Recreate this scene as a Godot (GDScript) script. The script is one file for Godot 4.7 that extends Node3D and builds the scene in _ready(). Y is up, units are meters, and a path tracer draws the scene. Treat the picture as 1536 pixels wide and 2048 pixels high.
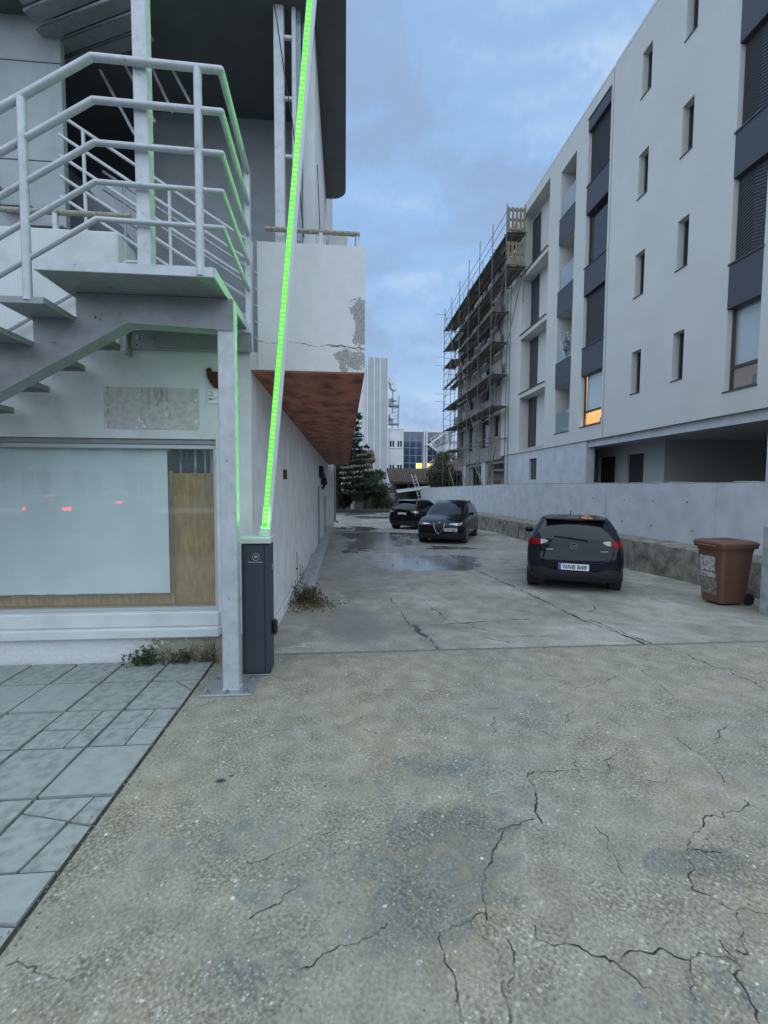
extends Node3D

const EYE := 1.7
const FACADE_Z := -4.42
const SIDE_X := -0.89
const FLAT_X := 9.2

var M := {}
var numbers := {}
var rng := RandomNumberGenerator.new()

# ---------------------------------------------------------------- mesh builder
class MB:
	var v := PackedVector3Array()
	var n := PackedVector3Array()
	var uv := PackedVector2Array()
	var ix := PackedInt32Array()

	# corners run anticlockwise seen from outside
	func quv(a: Vector3, b: Vector3, c: Vector3, d: Vector3, ta: Vector2, tb: Vector2, tc: Vector2, td: Vector2) -> void:
		var m := (c - a).cross(d - b)
		m = m.normalized()
		var s := v.size()
		v.append_array([a, b, c, d])
		n.append_array([m, m, m, m])
		uv.append_array([ta, tb, tc, td])
		ix.append_array([s, s + 2, s + 1, s, s + 3, s + 2])

	func quad(a: Vector3, b: Vector3, c: Vector3, d: Vector3) -> void:
		quv(a, b, c, d, Vector2(0, 1), Vector2(1, 1), Vector2(1, 0), Vector2(0, 0))

	func tri(a: Vector3, b: Vector3, c: Vector3) -> void:
		var m := (b - a).cross(c - a).normalized()
		var s := v.size()
		v.append_array([a, b, c])
		n.append_array([m, m, m])
		uv.append_array([Vector2.ZERO, Vector2.RIGHT, Vector2.ONE])
		ix.append_array([s, s + 2, s + 1])

	func quad_from(a: Vector3, b: Vector3, c: Vector3, d: Vector3, inside: Vector3) -> void:
		if (c - a).cross(d - b).dot((a + b + c + d) * 0.25 - inside) >= 0.0:
			quad(a, b, c, d)
		else:
			quad(d, c, b, a)

	func tri_from(a: Vector3, b: Vector3, c: Vector3, inside: Vector3) -> void:
		if (b - a).cross(c - a).dot((a + b + c) / 3.0 - inside) >= 0.0:
			tri(a, b, c)
		else:
			tri(a, c, b)

	func box(c: Vector3, s: Vector3, b := Basis.IDENTITY) -> void:
		var h := s * 0.5
		var p := []
		for k in 8:
			p.append(c + b * Vector3(h.x if k & 1 else -h.x, h.y if k & 2 else -h.y, h.z if k & 4 else -h.z))
		quad(p[4], p[5], p[7], p[6])
		quad(p[1], p[0], p[2], p[3])
		quad(p[5], p[1], p[3], p[7])
		quad(p[0], p[4], p[6], p[2])
		quad(p[6], p[7], p[3], p[2])
		quad(p[0], p[1], p[5], p[4])

	func span(a: Vector3, b: Vector3) -> void:
		box((a + b) * 0.5, (b - a).abs())

	# box with chamfered edges
	func cbox(c: Vector3, s: Vector3, ch: float, b := Basis.IDENTITY) -> void:
		var h := s * 0.5
		ch = minf(ch, minf(h.x, minf(h.y, h.z)) * 0.9)
		var at := func(sg: Vector3, axis: int) -> Vector3:
			var q := Vector3(h.x - ch, h.y - ch, h.z - ch)
			q[axis] = h[axis]
			return c + b * (q * sg)
		for axis in 3:
			var u := (axis + 1) % 3
			var w := (axis + 2) % 3
			for s0 in [-1.0, 1.0]:
				var q := []
				for e in [[-1, -1], [1, -1], [1, 1], [-1, 1]]:
					var sg := Vector3.ONE
					sg[axis] = s0
					sg[u] = e[0]
					sg[w] = e[1]
					q.append(at.call(sg, axis))
				quad_from(q[0], q[1], q[2], q[3], c)
				for s1 in [-1.0, 1.0]:
					var a := Vector3.ONE
					a[axis] = s0
					a[u] = s1
					a[w] = -1.0
					var d := a
					d[w] = 1.0
					quad_from(at.call(a, axis), at.call(a, u), at.call(d, u), at.call(d, axis), c)
		for k in 8:
			var sg := Vector3(1.0 if k & 1 else -1.0, 1.0 if k & 2 else -1.0, 1.0 if k & 4 else -1.0)
			tri_from(at.call(sg, 0), at.call(sg, 1), at.call(sg, 2), c)

	func cspan(a: Vector3, b: Vector3, ch := 0.01) -> void:
		cbox((a + b) * 0.5, (b - a).abs(), ch)

	# bar of rectangular section between two points
	func bar(a: Vector3, b: Vector3, w: float, t: float, ch := 0.0) -> void:
		var z := (b - a).normalized()
		var x := Vector3.UP.cross(z)
		if x.length() < 0.01:
			x = Vector3.RIGHT
		x = x.normalized()
		var bs := Basis(x, z.cross(x), z)
		if ch > 0.0:
			cbox((a + b) * 0.5, Vector3(w, t, a.distance_to(b)), ch, bs)
		else:
			box((a + b) * 0.5, Vector3(w, t, a.distance_to(b)), bs)

	func cyl(a: Vector3, b: Vector3, r0: float, r1 := -1.0, seg := 10, caps := true) -> void:
		if r1 < 0.0:
			r1 = r0
		var z := (b - a).normalized()
		var x := z.cross(Vector3.UP if absf(z.y) < 0.9 else Vector3.RIGHT).normalized()
		var y := z.cross(x)
		var s := v.size()
		for k in seg + 1:
			var t := TAU * k / seg
			var d := x * cos(t) + y * sin(t)
			v.append(a + d * r0)
			v.append(b + d * r1)
			n.append(d)
			n.append(d)
			uv.append(Vector2(float(k) / seg, 0))
			uv.append(Vector2(float(k) / seg, 1))
		for k in seg:
			var q := s + k * 2
			ix.append_array([q, q + 1, q + 3, q, q + 3, q + 2])
		if caps:
			for k in seg:
				var t0 := TAU * k / seg
				var t1 := TAU * (k + 1) / seg
				var d0 := x * cos(t0) + y * sin(t0)
				var d1 := x * cos(t1) + y * sin(t1)
				tri(a, a + d1 * r0, a + d0 * r0)
				tri(b, b + d0 * r1, b + d1 * r1)

	func tube(path: Array, r: float, seg := 8) -> void:
		for k in path.size() - 1:
			cyl(path[k], path[k + 1], r, r, seg, true)
			if k > 0:
				ball(path[k], r, seg)

	func ball(c: Vector3, r: float, seg := 8, sc := Vector3.ONE) -> void:
		var rows := maxi(4, seg / 2)
		var s := v.size()
		for i in rows + 1:
			for k in seg + 1:
				var t := PI * i / rows
				var f := TAU * k / seg
				var d := Vector3(sin(t) * cos(f), cos(t), sin(t) * sin(f))
				v.append(c + d * r * sc)
				n.append((d / sc).normalized())
				uv.append(Vector2(float(k) / seg, float(i) / rows))
		for i in rows:
			for k in seg:
				var q := s + i * (seg + 1) + k
				ix.append_array([q, q + seg + 1, q + 1, q + 1, q + seg + 1, q + seg + 2])

	# flat polygon (x, z) anticlockwise seen from above, with thickness below
	func slab(poly: PackedVector2Array, y: float, thick: float) -> void:
		var k := poly.size()
		var c := Vector2.ZERO
		for p in poly:
			c += p / k
		for i in k:
			var p := poly[i]
			var q := poly[(i + 1) % k]
			tri_from(Vector3(c.x, y, c.y), Vector3(p.x, y, p.y), Vector3(q.x, y, q.y), Vector3(c.x, y - thick, c.y))
			quad_from(Vector3(p.x, y, p.y), Vector3(q.x, y, q.y), Vector3(q.x, y - thick, q.y), Vector3(p.x, y - thick, p.y), Vector3(c.x, y - thick * 0.5, c.y))

	# prism of a polygon given in the plane spanned by ux and uy, along uz by depth
	func prism(poly: PackedVector2Array, o: Vector3, ux: Vector3, uy: Vector3, depth: Vector3) -> void:
		var t := Geometry2D.triangulate_polygon(poly)
		var mid := Vector3.ZERO
		var p3 := []
		for p in poly:
			p3.append(o + ux * p.x + uy * p.y)
			mid += p3[-1] / poly.size()
		mid += depth * 0.5
		for k in range(0, t.size(), 3):
			tri_from(p3[t[k]], p3[t[k + 1]], p3[t[k + 2]], p3[t[k]] + depth)
			tri_from(p3[t[k]] + depth, p3[t[k + 1]] + depth, p3[t[k + 2]] + depth, p3[t[k]])
		var cw := Geometry2D.is_polygon_clockwise(poly)
		var flip := ux.cross(uy).dot(depth) < 0.0
		for k in poly.size():
			var a: Vector3 = p3[k]
			var b: Vector3 = p3[(k + 1) % poly.size()]
			if cw == flip:
				quad(a, b, b + depth, a + depth)
			else:
				quad(b, a, a + depth, b + depth)

	# smooth grid of points: rows x columns
	func grid(p: Array, rows: int, cols: int, flip := false) -> void:
		var s := v.size()
		for i in rows:
			for k in cols:
				var a: Vector3 = p[mini(i + 1, rows - 1) * cols + k] - p[maxi(i - 1, 0) * cols + k]
				var b: Vector3 = p[i * cols + mini(k + 1, cols - 1)] - p[i * cols + maxi(k - 1, 0)]
				var m := b.cross(a).normalized()
				v.append(p[i * cols + k])
				n.append(-m if flip else m)
				uv.append(Vector2(float(k) / (cols - 1), float(i) / (rows - 1)))
		for i in rows - 1:
			for k in cols - 1:
				var q := s + i * cols + k
				if flip:
					ix.append_array([q, q + 1, q + cols + 1, q, q + cols + 1, q + cols])
				else:
					ix.append_array([q, q + cols + 1, q + 1, q, q + cols, q + cols + 1])

	func mesh() -> ArrayMesh:
		var a := []
		a.resize(Mesh.ARRAY_MAX)
		a[Mesh.ARRAY_VERTEX] = v
		a[Mesh.ARRAY_NORMAL] = n
		a[Mesh.ARRAY_TEX_UV] = uv
		a[Mesh.ARRAY_INDEX] = ix
		var m := ArrayMesh.new()
		m.add_surface_from_arrays(Mesh.PRIMITIVE_TRIANGLES, a)
		return m

# ---------------------------------------------------------------- object helpers
func numbered(called: String) -> String:
	var k: int = numbers.get(called, 0)
	numbers[called] = k + 1
	return called if k == 0 else "%s_%03d" % [called, k]

func thing(called: String, label: String, category: String, at := Vector3.ZERO, turn := 0.0, group := "") -> Node3D:
	var o := Node3D.new()
	o.name = numbered(called)
	add_child(o)
	o.position = at
	o.rotation.y = turn
	tag(o, label, category, group)
	return o

func tag(o: Node, label: String, category: String, group := "") -> void:
	o.set_meta("label", label)
	o.set_meta("category", category)
	if group:
		o.set_meta("group", group)

# geometry given in the axes of the parent
func part(called: String, mb: MB, m: Material, parent: Node = self, label := "") -> MeshInstance3D:
	return part_mesh(called, mb.mesh(), m, parent, label)

func part_mesh(called: String, mesh: Mesh, m: Material, parent: Node = self, label := "") -> MeshInstance3D:
	var o := MeshInstance3D.new()
	o.name = called if parent != self else numbered(called)
	o.mesh = mesh
	o.material_override = m
	parent.add_child(o, true)
	if label:
		o.set_meta("label", label)
	return o

# geometry given in world axes, under a thing that is moved but not turned
func wpart(called: String, mb: MB, m: Material, parent: Node3D, label := "") -> MeshInstance3D:
	var o := part(called, mb, m, parent, label)
	o.position = -parent.position
	if parent.get_parent() != self and parent is MeshInstance3D:
		o.position = Vector3.ZERO
	return o

func struct(called: String, mb: MB, m: Material, parent: Node = self) -> MeshInstance3D:
	var o := part(called, mb, m, parent)
	if parent == self:
		o.set_meta("kind", "structure")
	return o

func lettering(text: String, size: float, m: Material, parent: Node, at: Vector3, bs := Basis.IDENTITY, called := "lettering", sx := 1.0, serif := false) -> void:
	var t := TextMesh.new()
	var f := SystemFont.new()
	f.font_names = PackedStringArray(["Droid Serif" if serif else "Droid Sans"])
	f.font_weight = 700
	t.font = f
	t.text = text
	t.font_size = 48
	t.pixel_size = size / 48.0
	t.depth = 0.003
	t.curve_step = 2.0
	var o := part_mesh(called, t, m, parent)
	o.transform = Transform3D(bs * Basis.from_scale(Vector3(sx, 1, 1)), at)

# ---------------------------------------------------------------- ground height
func ground_y(z: float) -> float:
	var p := [[-4.3, 0.0], [-4.9, -0.05], [-5.9, -0.18], [-8.2, -0.262], [-10.6, -0.372], [-13.9, -0.388], [-15.2, -0.465], [-20.6, -0.487], [-22.6, -0.60], [-25.0, -0.66], [-34.0, -0.76], [-90.0, -0.8]]
	if z >= -4.3:
		return 0.0
	for k in p.size() - 1:
		if z >= p[k + 1][0]:
			var t: float = (z - p[k][0]) / (p[k + 1][0] - p[k][0])
			return lerpf(p[k][1], p[k + 1][1], t)
	return -0.8

# ---------------------------------------------------------------- materials
func lin(r: float, g: float, b: float) -> Color:
	return Color(r, g, b).linear_to_srgb()

func noise_tex(seed_: int, freq: float, lo: Color, hi: Color, size := 512, octaves := 4, mid := Color(0, 0, 0, 0), kind := FastNoiseLite.TYPE_SIMPLEX_SMOOTH) -> NoiseTexture2D:
	var f := FastNoiseLite.new()
	f.seed = seed_
	f.noise_type = kind
	f.frequency = freq
	f.fractal_octaves = octaves
	var g := Gradient.new()
	g.set_color(0, lo)
	g.set_color(1, hi)
	if mid.a > 0.0:
		g.add_point(0.5, mid)
	var t := NoiseTexture2D.new()
	t.width = size
	t.height = size
	t.seamless = true
	t.noise = f
	t.color_ramp = g
	return t

func mat(c: Color, rough := 0.8, metal := 0.0) -> StandardMaterial3D:
	var m := StandardMaterial3D.new()
	m.albedo_color = c
	m.roughness = rough
	m.metallic = metal
	return m

# colour times a world-space noise, with fine relief
func surf(c: Color, rough: float, tex: Texture2D, scale: float, bump: Texture2D = null, depth := 0.0, bscale := 0.0, detail: Texture2D = null, dscale := 0.3) -> StandardMaterial3D:
	var m := mat(c, rough)
	m.albedo_texture = tex
	m.uv1_triplanar = true
	m.uv1_world_triplanar = true
	m.uv1_triplanar_sharpness = 6.0
	m.uv1_scale = Vector3.ONE * scale
	if bump:
		m.heightmap_enabled = true
		m.heightmap_texture = bump
		m.heightmap_scale = depth
	if detail:
		m.detail_enabled = true
		m.detail_albedo = detail
		m.detail_blend_mode = BaseMaterial3D.BLEND_MODE_MUL
		m.detail_uv_layer = BaseMaterial3D.DETAIL_UV_2
		m.uv2_triplanar = true
		m.uv2_world_triplanar = true
		m.uv2_scale = Vector3.ONE * dscale
	return m

func pane(c: Color, alpha: float, rough := 0.03) -> StandardMaterial3D:
	var m := mat(Color(c.r, c.g, c.b, alpha), rough)
	m.transparency = BaseMaterial3D.TRANSPARENCY_ALPHA
	m.metallic_specular = 0.5
	return m

func glow(c: Color, energy: float) -> StandardMaterial3D:
	var m := mat(c, 0.5)
	m.emission_enabled = true
	m.emission = c
	m.emission_energy_multiplier = energy
	return m

func make_materials() -> void:
	var grey := func(a: float) -> Color: return Color(a, a, a)
	var fine: Texture2D = noise_tex(1, 0.12, grey.call(0.93), grey.call(1.0), 512, 3)
	var blotch: Texture2D = noise_tex(2, 0.012, Color(0.90, 0.90, 0.89), grey.call(1.0), 512, 5, Color(0.965, 0.965, 0.965))
	var blotch2: Texture2D = noise_tex(3, 0.02, Color(0.76, 0.76, 0.75), Color(1, 1, 1), 512, 6, Color(0.92, 0.92, 0.915))
	var grit: Texture2D = noise_tex(4, 0.3, grey.call(0.0), grey.call(1.0), 512, 3)
	var wave: Texture2D = noise_tex(5, 0.03, grey.call(0.0), grey.call(1.0), 512, 4)
	var rusty: Texture2D = noise_tex(6, 0.02, Color(0.55, 0.5, 0.45), Color(1, 1, 1), 512, 5)
	M.blotch = blotch
	# paint with chips that have rusted, and rubbed patches
	var flecks: NoiseTexture2D = noise_tex(16, 0.022, Color(0.50, 0.36, 0.26), Color(1, 1, 1), 512, 6)
	flecks.color_ramp.add_point(0.055, Color(0.70, 0.64, 0.60))
	flecks.color_ramp.add_point(0.09, Color(0.92, 0.92, 0.92))
	flecks.color_ramp.add_point(0.45, Color(0.97, 0.97, 0.97))
	M.grit = grit
	# plastered walls
	M.white_wall = surf(lin(0.78, 0.79, 0.79), 0.9, fine, 0.9, grit, 0.12, 0.0, blotch, 0.35)
	M.side_wall = surf(lin(0.80, 0.81, 0.81), 0.9, fine, 0.9, grit, 0.1, 0.0, blotch, 0.3)
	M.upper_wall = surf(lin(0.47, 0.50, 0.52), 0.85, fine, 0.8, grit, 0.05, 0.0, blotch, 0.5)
	M.flat_wall = surf(lin(0.70, 0.69, 0.655), 0.9, fine, 0.6, grit, 0.15, 0.0, noise_tex(14, 0.01, grey.call(0.955), grey.call(1.0), 512, 4), 0.1)
	M.raw_wall = surf(lin(0.42, 0.40, 0.375), 0.95, blotch2, 0.25, grit, 0.3, 0.0, blotch, 0.6)
	M.concrete = surf(lin(0.67, 0.69, 0.72), 0.9, blotch, 0.22, grit, 0.2, 0.0, fine, 1.3)
	M.old_concrete = surf(lin(0.45, 0.43, 0.39), 0.95, noise_tex(21, 0.012, Color(0.55, 0.54, 0.51), Color(1.0, 0.99, 0.97), 512, 5, Color(0.85, 0.84, 0.81)), 0.4, wave, 0.7, 0.0, blotch2, 1.7)
	M.block_concrete = surf(lin(0.44, 0.46, 0.47), 0.9, blotch2, 0.4, wave, 0.6, 0.0, fine, 1.0)
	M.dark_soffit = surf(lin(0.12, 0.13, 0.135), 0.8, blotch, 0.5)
	M.red_paint = surf(lin(0.58, 0.21, 0.125), 0.7, noise_tex(8, 0.012, Color(0.42, 0.40, 0.42), Color(1.0, 1.0, 1.0), 512, 5, Color(0.82, 0.80, 0.80)), 0.8, wave, 0.8)
	M.red_paint.uv1_scale = Vector3(0.5, 1.0, 0.28)
	M.tiles = surf(lin(0.41, 0.445, 0.425), 0.85, blotch2, 1.1, grit, 0.15, 0.0, fine, 2.3)
	M.tiles_b = surf(lin(0.40, 0.435, 0.415), 0.85, blotch2, 0.9, grit, 0.15, 0.0, fine, 2.0)
	M.tiles_c = surf(lin(0.40, 0.43, 0.41), 0.8, blotch, 1.3, grit, 0.15, 0.0, fine, 2.7)
	M.dirt = surf(lin(0.085, 0.08, 0.07), 1.0, blotch2, 2.0, grit, 1.0)
	M.tar = surf(lin(0.20, 0.20, 0.19), 0.9, blotch2, 1.0, grit, 0.5)
	M.yard = surf(lin(0.16, 0.15, 0.13), 1.0, blotch2, 0.3, grit, 1.0)
	M.asphalt = surf(lin(0.06, 0.062, 0.065), 0.85, blotch2, 0.5, grit, 0.5)
	# steel
	M.steel = surf(lin(0.59, 0.615, 0.645), 0.5, flecks, 0.9, null, 0.0, 0.0, blotch, 0.4)
	M.steel.metallic = 0.25
	M.steel_dull = surf(lin(0.34, 0.355, 0.37), 0.55, flecks, 0.7, null, 0.0, 0.0, blotch, 0.5)
	M.steel_dull.metallic = 0.3
	M.white_steel = surf(lin(0.68, 0.70, 0.73), 0.5, flecks, 1.1, null, 0.0, 0.0, blotch, 0.6)
	M.galv = surf(lin(0.50, 0.53, 0.56), 0.42, blotch2, 6.0)
	M.galv.metallic = 0.6
	M.bolt = mat(lin(0.33, 0.34, 0.36), 0.35, 0.9)
	M.rust = surf(lin(0.09, 0.035, 0.02), 0.95, blotch2, 6.0, grit, 0.6)
	M.scaff = surf(lin(0.32, 0.325, 0.33), 0.6, rusty, 1.0)
	M.scaff.metallic = 0.4
	M.plank = surf(lin(0.30, 0.265, 0.215), 0.95, blotch2, 1.2, grit, 0.3)
	M.plank_b = surf(lin(0.19, 0.17, 0.14), 0.95, blotch2, 0.9, grit, 0.3)
	M.pallet = surf(lin(0.30, 0.25, 0.18), 0.95, blotch2, 1.2)
	M.old_rail = surf(lin(0.42, 0.40, 0.34), 0.8, noise_tex(9, 0.05, Color(0.45, 0.4, 0.33), Color(1, 1, 1), 256, 4, Color(0.95, 0.93, 0.9)), 3.0)
	M.cabinet = mat(lin(0.028, 0.036, 0.048), 0.42)
	M.cabinet_b = mat(lin(0.04, 0.05, 0.064), 0.45)
	M.cap = mat(lin(0.55, 0.58, 0.57), 0.4)
	M.boom = mat(lin(0.62, 0.64, 0.64), 0.35)
	M.led = glow(Color(0.54, 1.0, 0.36), 1.5)
	for k in 4:
		M["led_%d" % k] = glow(Color(0.42 + 0.02 * k, 1.0, 0.27 + 0.02 * k), 1.15 + 0.14 * k)
	M.led_base = glow(Color(0.24, 0.92, 0.17), 0.8)
	M.black = mat(lin(0.008, 0.008, 0.009), 0.6)
	M.rubber = mat(lin(0.015, 0.015, 0.016), 0.85)
	M.alu = mat(lin(0.52, 0.54, 0.56), 0.45, 0.3)
	M.frame_white = surf(lin(0.72, 0.73, 0.74), 0.55, blotch, 2.0)
	M.anthracite = mat(lin(0.058, 0.063, 0.075), 0.5)
	M.anthracite_b = mat(lin(0.05, 0.053, 0.06), 0.55)
	M.shutter = mat(lin(0.055, 0.058, 0.064), 0.5)
	M.core = mat(lin(0.42, 0.41, 0.40), 0.9)
	M.garage = mat(lin(0.52, 0.52, 0.51), 0.9)
	M.room = mat(lin(0.70, 0.55, 0.28), 0.9)
	M.blind = mat(lin(0.50, 0.56, 0.57), 0.8)
	M.blind.backlight_enabled = true
	M.blind.backlight = Color(0.25, 0.28, 0.28)
	M.vane = surf(lin(0.70, 0.78, 0.78), 0.75, noise_tex(15, 0.008, grey.call(0.93), grey.call(1.0), 256, 4), 0.5)
	M.ply = surf(lin(0.54, 0.34, 0.10), 0.75, noise_tex(10, 0.015, Color(0.78, 0.74, 0.66), Color(1, 1, 1), 512, 5), 1.0, null, 0.0, 0.0, blotch, 0.8)
	M.ply.uv1_scale = Vector3(2.2, 0.5, 1.0)
	M.glass = pane(Color(0.80, 0.88, 0.88), 0.06, 0.02)
	M.glass_dark = mat(lin(0.02, 0.026, 0.032), 0.06)
	M.glass_dark.metallic_specular = 0.6
	M.glass_blue = mat(lin(0.022, 0.055, 0.105), 0.08)
	M.glass_blue.metallic_specular = 0.7
	M.balustrade = pane(Color(0.62, 0.7, 0.74), 0.35, 0.05)
	# cars
	M.paint_navy = mat(lin(0.006, 0.009, 0.016), 0.28)
	M.paint_navy.clearcoat_enabled = true
	M.paint_navy.metallic_specular = 0.12
	M.paint_navy.clearcoat = 0.7
	M.paint_navy.clearcoat_roughness = 0.03
	M.paint_black = mat(lin(0.006, 0.0065, 0.008), 0.25)
	M.paint_black.clearcoat_enabled = true
	M.paint_black.metallic_specular = 0.12
	M.paint_black.clearcoat = 0.6
	M.paint_black.clearcoat_roughness = 0.04
	M.paint_grey = mat(lin(0.2, 0.2, 0.21), 0.3)
	M.car_glass = mat(lin(0.008, 0.009, 0.012), 0.04)
	M.car_glass.metallic_specular = 0.5
	M.plastic = mat(lin(0.022, 0.024, 0.028), 0.65)
	M.red_lens = mat(lin(0.21, 0.006, 0.009), 0.14)
	M.red_lens.metallic_specular = 0.35
	M.red_glow = glow(Color(1.0, 0.10, 0.05), 6.0)
	M.clear_lens = mat(lin(0.45, 0.40, 0.37), 0.12)
	M.lamp_lens = mat(lin(0.42, 0.45, 0.48), 0.08, 0.6)
	M.chrome = mat(lin(0.65, 0.66, 0.68), 0.18, 1.0)
	M.rim = mat(lin(0.30, 0.31, 0.33), 0.3, 0.8)
	M.plate_white = mat(lin(0.72, 0.74, 0.76), 0.5)
	M.plate_blue = mat(lin(0.03, 0.09, 0.38), 0.5)
	M.ink = mat(lin(0.02, 0.02, 0.024), 0.7)
	M.silver_print = mat(lin(0.45, 0.48, 0.5), 0.5)
	# bin
	M.bin = surf(lin(0.16, 0.075, 0.052), 0.6, blotch, 1.5)
	M.paper = surf(lin(0.52, 0.51, 0.50), 0.8, noise_tex(11, 0.02, Color(0.52, 0.46, 0.42), Color(1, 1, 1), 256, 5, Color(0.94, 0.93, 0.92)), 2.5)
	# background
	M.bg_white = surf(lin(0.66, 0.67, 0.69), 0.9, blotch, 0.05)
	M.bg_grey = surf(lin(0.44, 0.46, 0.49), 0.9, blotch, 0.05)
	M.roof_tile = surf(lin(0.13, 0.075, 0.056), 0.9, blotch2, 0.8)
	M.old_tile = surf(lin(0.105, 0.085, 0.07), 0.95, blotch2, 0.7)
	M.old_wall = surf(lin(0.36, 0.33, 0.28), 0.95, blotch2, 0.4)
	M.lit = glow(Color(1.0, 0.80, 0.42), 1.1)
	M.sheet_metal = mat(lin(0.5, 0.52, 0.54), 0.5, 0.2)
	# plants
	M.leaf_dark = mat(lin(0.016, 0.030, 0.014), 0.7)
	M.leaf_grey = mat(lin(0.10, 0.125, 0.085), 0.75)
	M.leaf_green = mat(lin(0.040, 0.070, 0.028), 0.7)
	M.leaf_olive = mat(lin(0.060, 0.065, 0.034), 0.75)
	M.leaf_pale = mat(lin(0.42, 0.45, 0.45), 0.8)
	M.leaf_dry = mat(lin(0.15, 0.115, 0.07), 0.9)
	M.leaf_brown = mat(lin(0.12, 0.095, 0.065), 0.9)
	for k in ["leaf_dark", "leaf_grey", "leaf_green", "leaf_olive", "leaf_dry", "leaf_brown"]:
		M[k].cull_mode = BaseMaterial3D.CULL_DISABLED
		M[k].backlight_enabled = true
		M[k].backlight = Color(0.2, 0.22, 0.12)
	M.bark = surf(lin(0.07, 0.055, 0.04), 0.95, blotch2, 2.0)

# ---------------------------------------------------------------- computed ground textures
func noise_bytes(seed_: int, freq: float, w: int, h: int, oct := 4, kind := FastNoiseLite.TYPE_SIMPLEX_SMOOTH) -> PackedByteArray:
	var f := FastNoiseLite.new()
	f.seed = seed_
	f.noise_type = kind
	f.frequency = freq
	f.fractal_octaves = oct
	var im := f.get_image(w, h)
	im.convert(Image.FORMAT_L8)
	return im.get_data()

# soft mask from ellipses [u, v, ru, rv, strength] in 0..1 coordinates
func mask_bytes(spots: Array, w: int, h: int) -> PackedByteArray:
	var cw := 256
	var ch := 256
	var d := PackedByteArray()
	d.resize(cw * ch)
	for s in spots:
		var u0 := maxi(0, int((s[0] - s[2]) * cw))
		var u1 := mini(cw - 1, int((s[0] + s[2]) * cw) + 1)
		var v0 := maxi(0, int((s[1] - s[3]) * ch))
		var v1 := mini(ch - 1, int((s[1] + s[3]) * ch) + 1)
		for y in range(v0, v1 + 1):
			for x in range(u0, u1 + 1):
				var a: float = ((x + 0.5) / cw - s[0]) / s[2]
				var b: float = ((y + 0.5) / ch - s[1]) / s[3]
				var r := 1.0 - a * a - b * b
				if r > 0.0:
					d[y * cw + x] = mini(255, d[y * cw + x] + int(255.0 * s[4] * minf(1.0, r * 1.4)))
	var im := Image.create_from_data(cw, ch, false, Image.FORMAT_L8, d)
	im.resize(w, h, Image.INTERPOLATE_BILINEAR)
	return im.get_data()

func stamp(d: PackedByteArray, w: int, h: int, x: float, y: float, rx: float, ry: float, c: Array, a: float, turn := 0.0) -> void:
	var r := ceili(maxf(rx, ry)) + 1
	var cs := cos(turn)
	var sn := sin(turn)
	var ch := c.size()
	for j in range(maxi(0, int(y) - r), mini(h, int(y) + r + 1)):
		for i in range(maxi(0, int(x) - r), mini(w, int(x) + r + 1)):
			var dx := i + 0.5 - x
			var dy := j + 0.5 - y
			var p := (dx * cs + dy * sn) / rx
			var q := (dy * cs - dx * sn) / ry
			var k := clampf((1.25 - sqrt(p * p + q * q)) * 2.2, 0.0, 1.0) * a
			if k > 0.0:
				var o := (j * w + i) * ch
				for e in ch:
					d[o + e] = int(lerpf(d[o + e], c[e], k))

func walk(col: PackedByteArray, hgt: PackedByteArray, w: int, h: int, pts: Array, r: float, sx: float, sy: float, jit: float, dark: Array, strength := 0.9) -> void:
	# break each leg by displaced midpoints, then lay a thin line of varying width
	var line := pts.duplicate()
	for level in 4:
		var next := [line[0]]
		for k in line.size() - 1:
			var a: Vector2 = line[k]
			var b: Vector2 = line[k + 1]
			var d := a.distance_to(b)
			if d > 5.0:
				next.append((a + b) * 0.5 + (b - a).orthogonal().normalized() * rng.randfn(0.0, minf(d * 0.11, jit)))
			next.append(b)
		line = next
	var total := 0.0
	var phase := rng.randf() * 9.0
	for k in line.size() - 1:
		var a: Vector2 = line[k]
		var b: Vector2 = line[k + 1]
		var d := a.distance_to(b)
		var steps := maxi(1, int(d / maxf(0.5, r * 0.45)))
		for s in steps:
			var p := a.lerp(b, float(s) / steps)
			total += d / steps
			var vary := 0.72 + 0.28 * sin(total * 0.05 + phase) + 0.2 * sin(total * 0.21 + phase * 2.0)
			var rr := maxf(0.45, r * vary * rng.randf_range(0.85, 1.1))
			stamp(col, w, h, p.x, p.y, rr * sx, rr * sy, dark, strength * clampf(vary, 0.35, 1.0))
			stamp(hgt, w, h, p.x, p.y, rr * sx, rr * sy, [20], strength)

func ground_material(col: PackedByteArray, hgt: PackedByteArray, rgh: PackedByteArray, w: int, h: int, depth: float) -> StandardMaterial3D:
	var m := mat(Color.WHITE, 1.0)
	m.albedo_texture = ImageTexture.create_from_image(Image.create_from_data(w, h, false, Image.FORMAT_RGB8, col))
	m.heightmap_enabled = true
	m.heightmap_texture = ImageTexture.create_from_image(Image.create_from_data(w, h, false, Image.FORMAT_L8, hgt))
	m.heightmap_scale = depth
	m.roughness_texture = ImageTexture.create_from_image(Image.create_from_data(w, h, false, Image.FORMAT_L8, rgh))
	m.roughness_texture_channel = BaseMaterial3D.TEXTURE_CHANNEL_RED
	return m

const AX0 := -1.3
const AZ0 := -4.9
const AW := 7.0
const AH := 4.0

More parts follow.
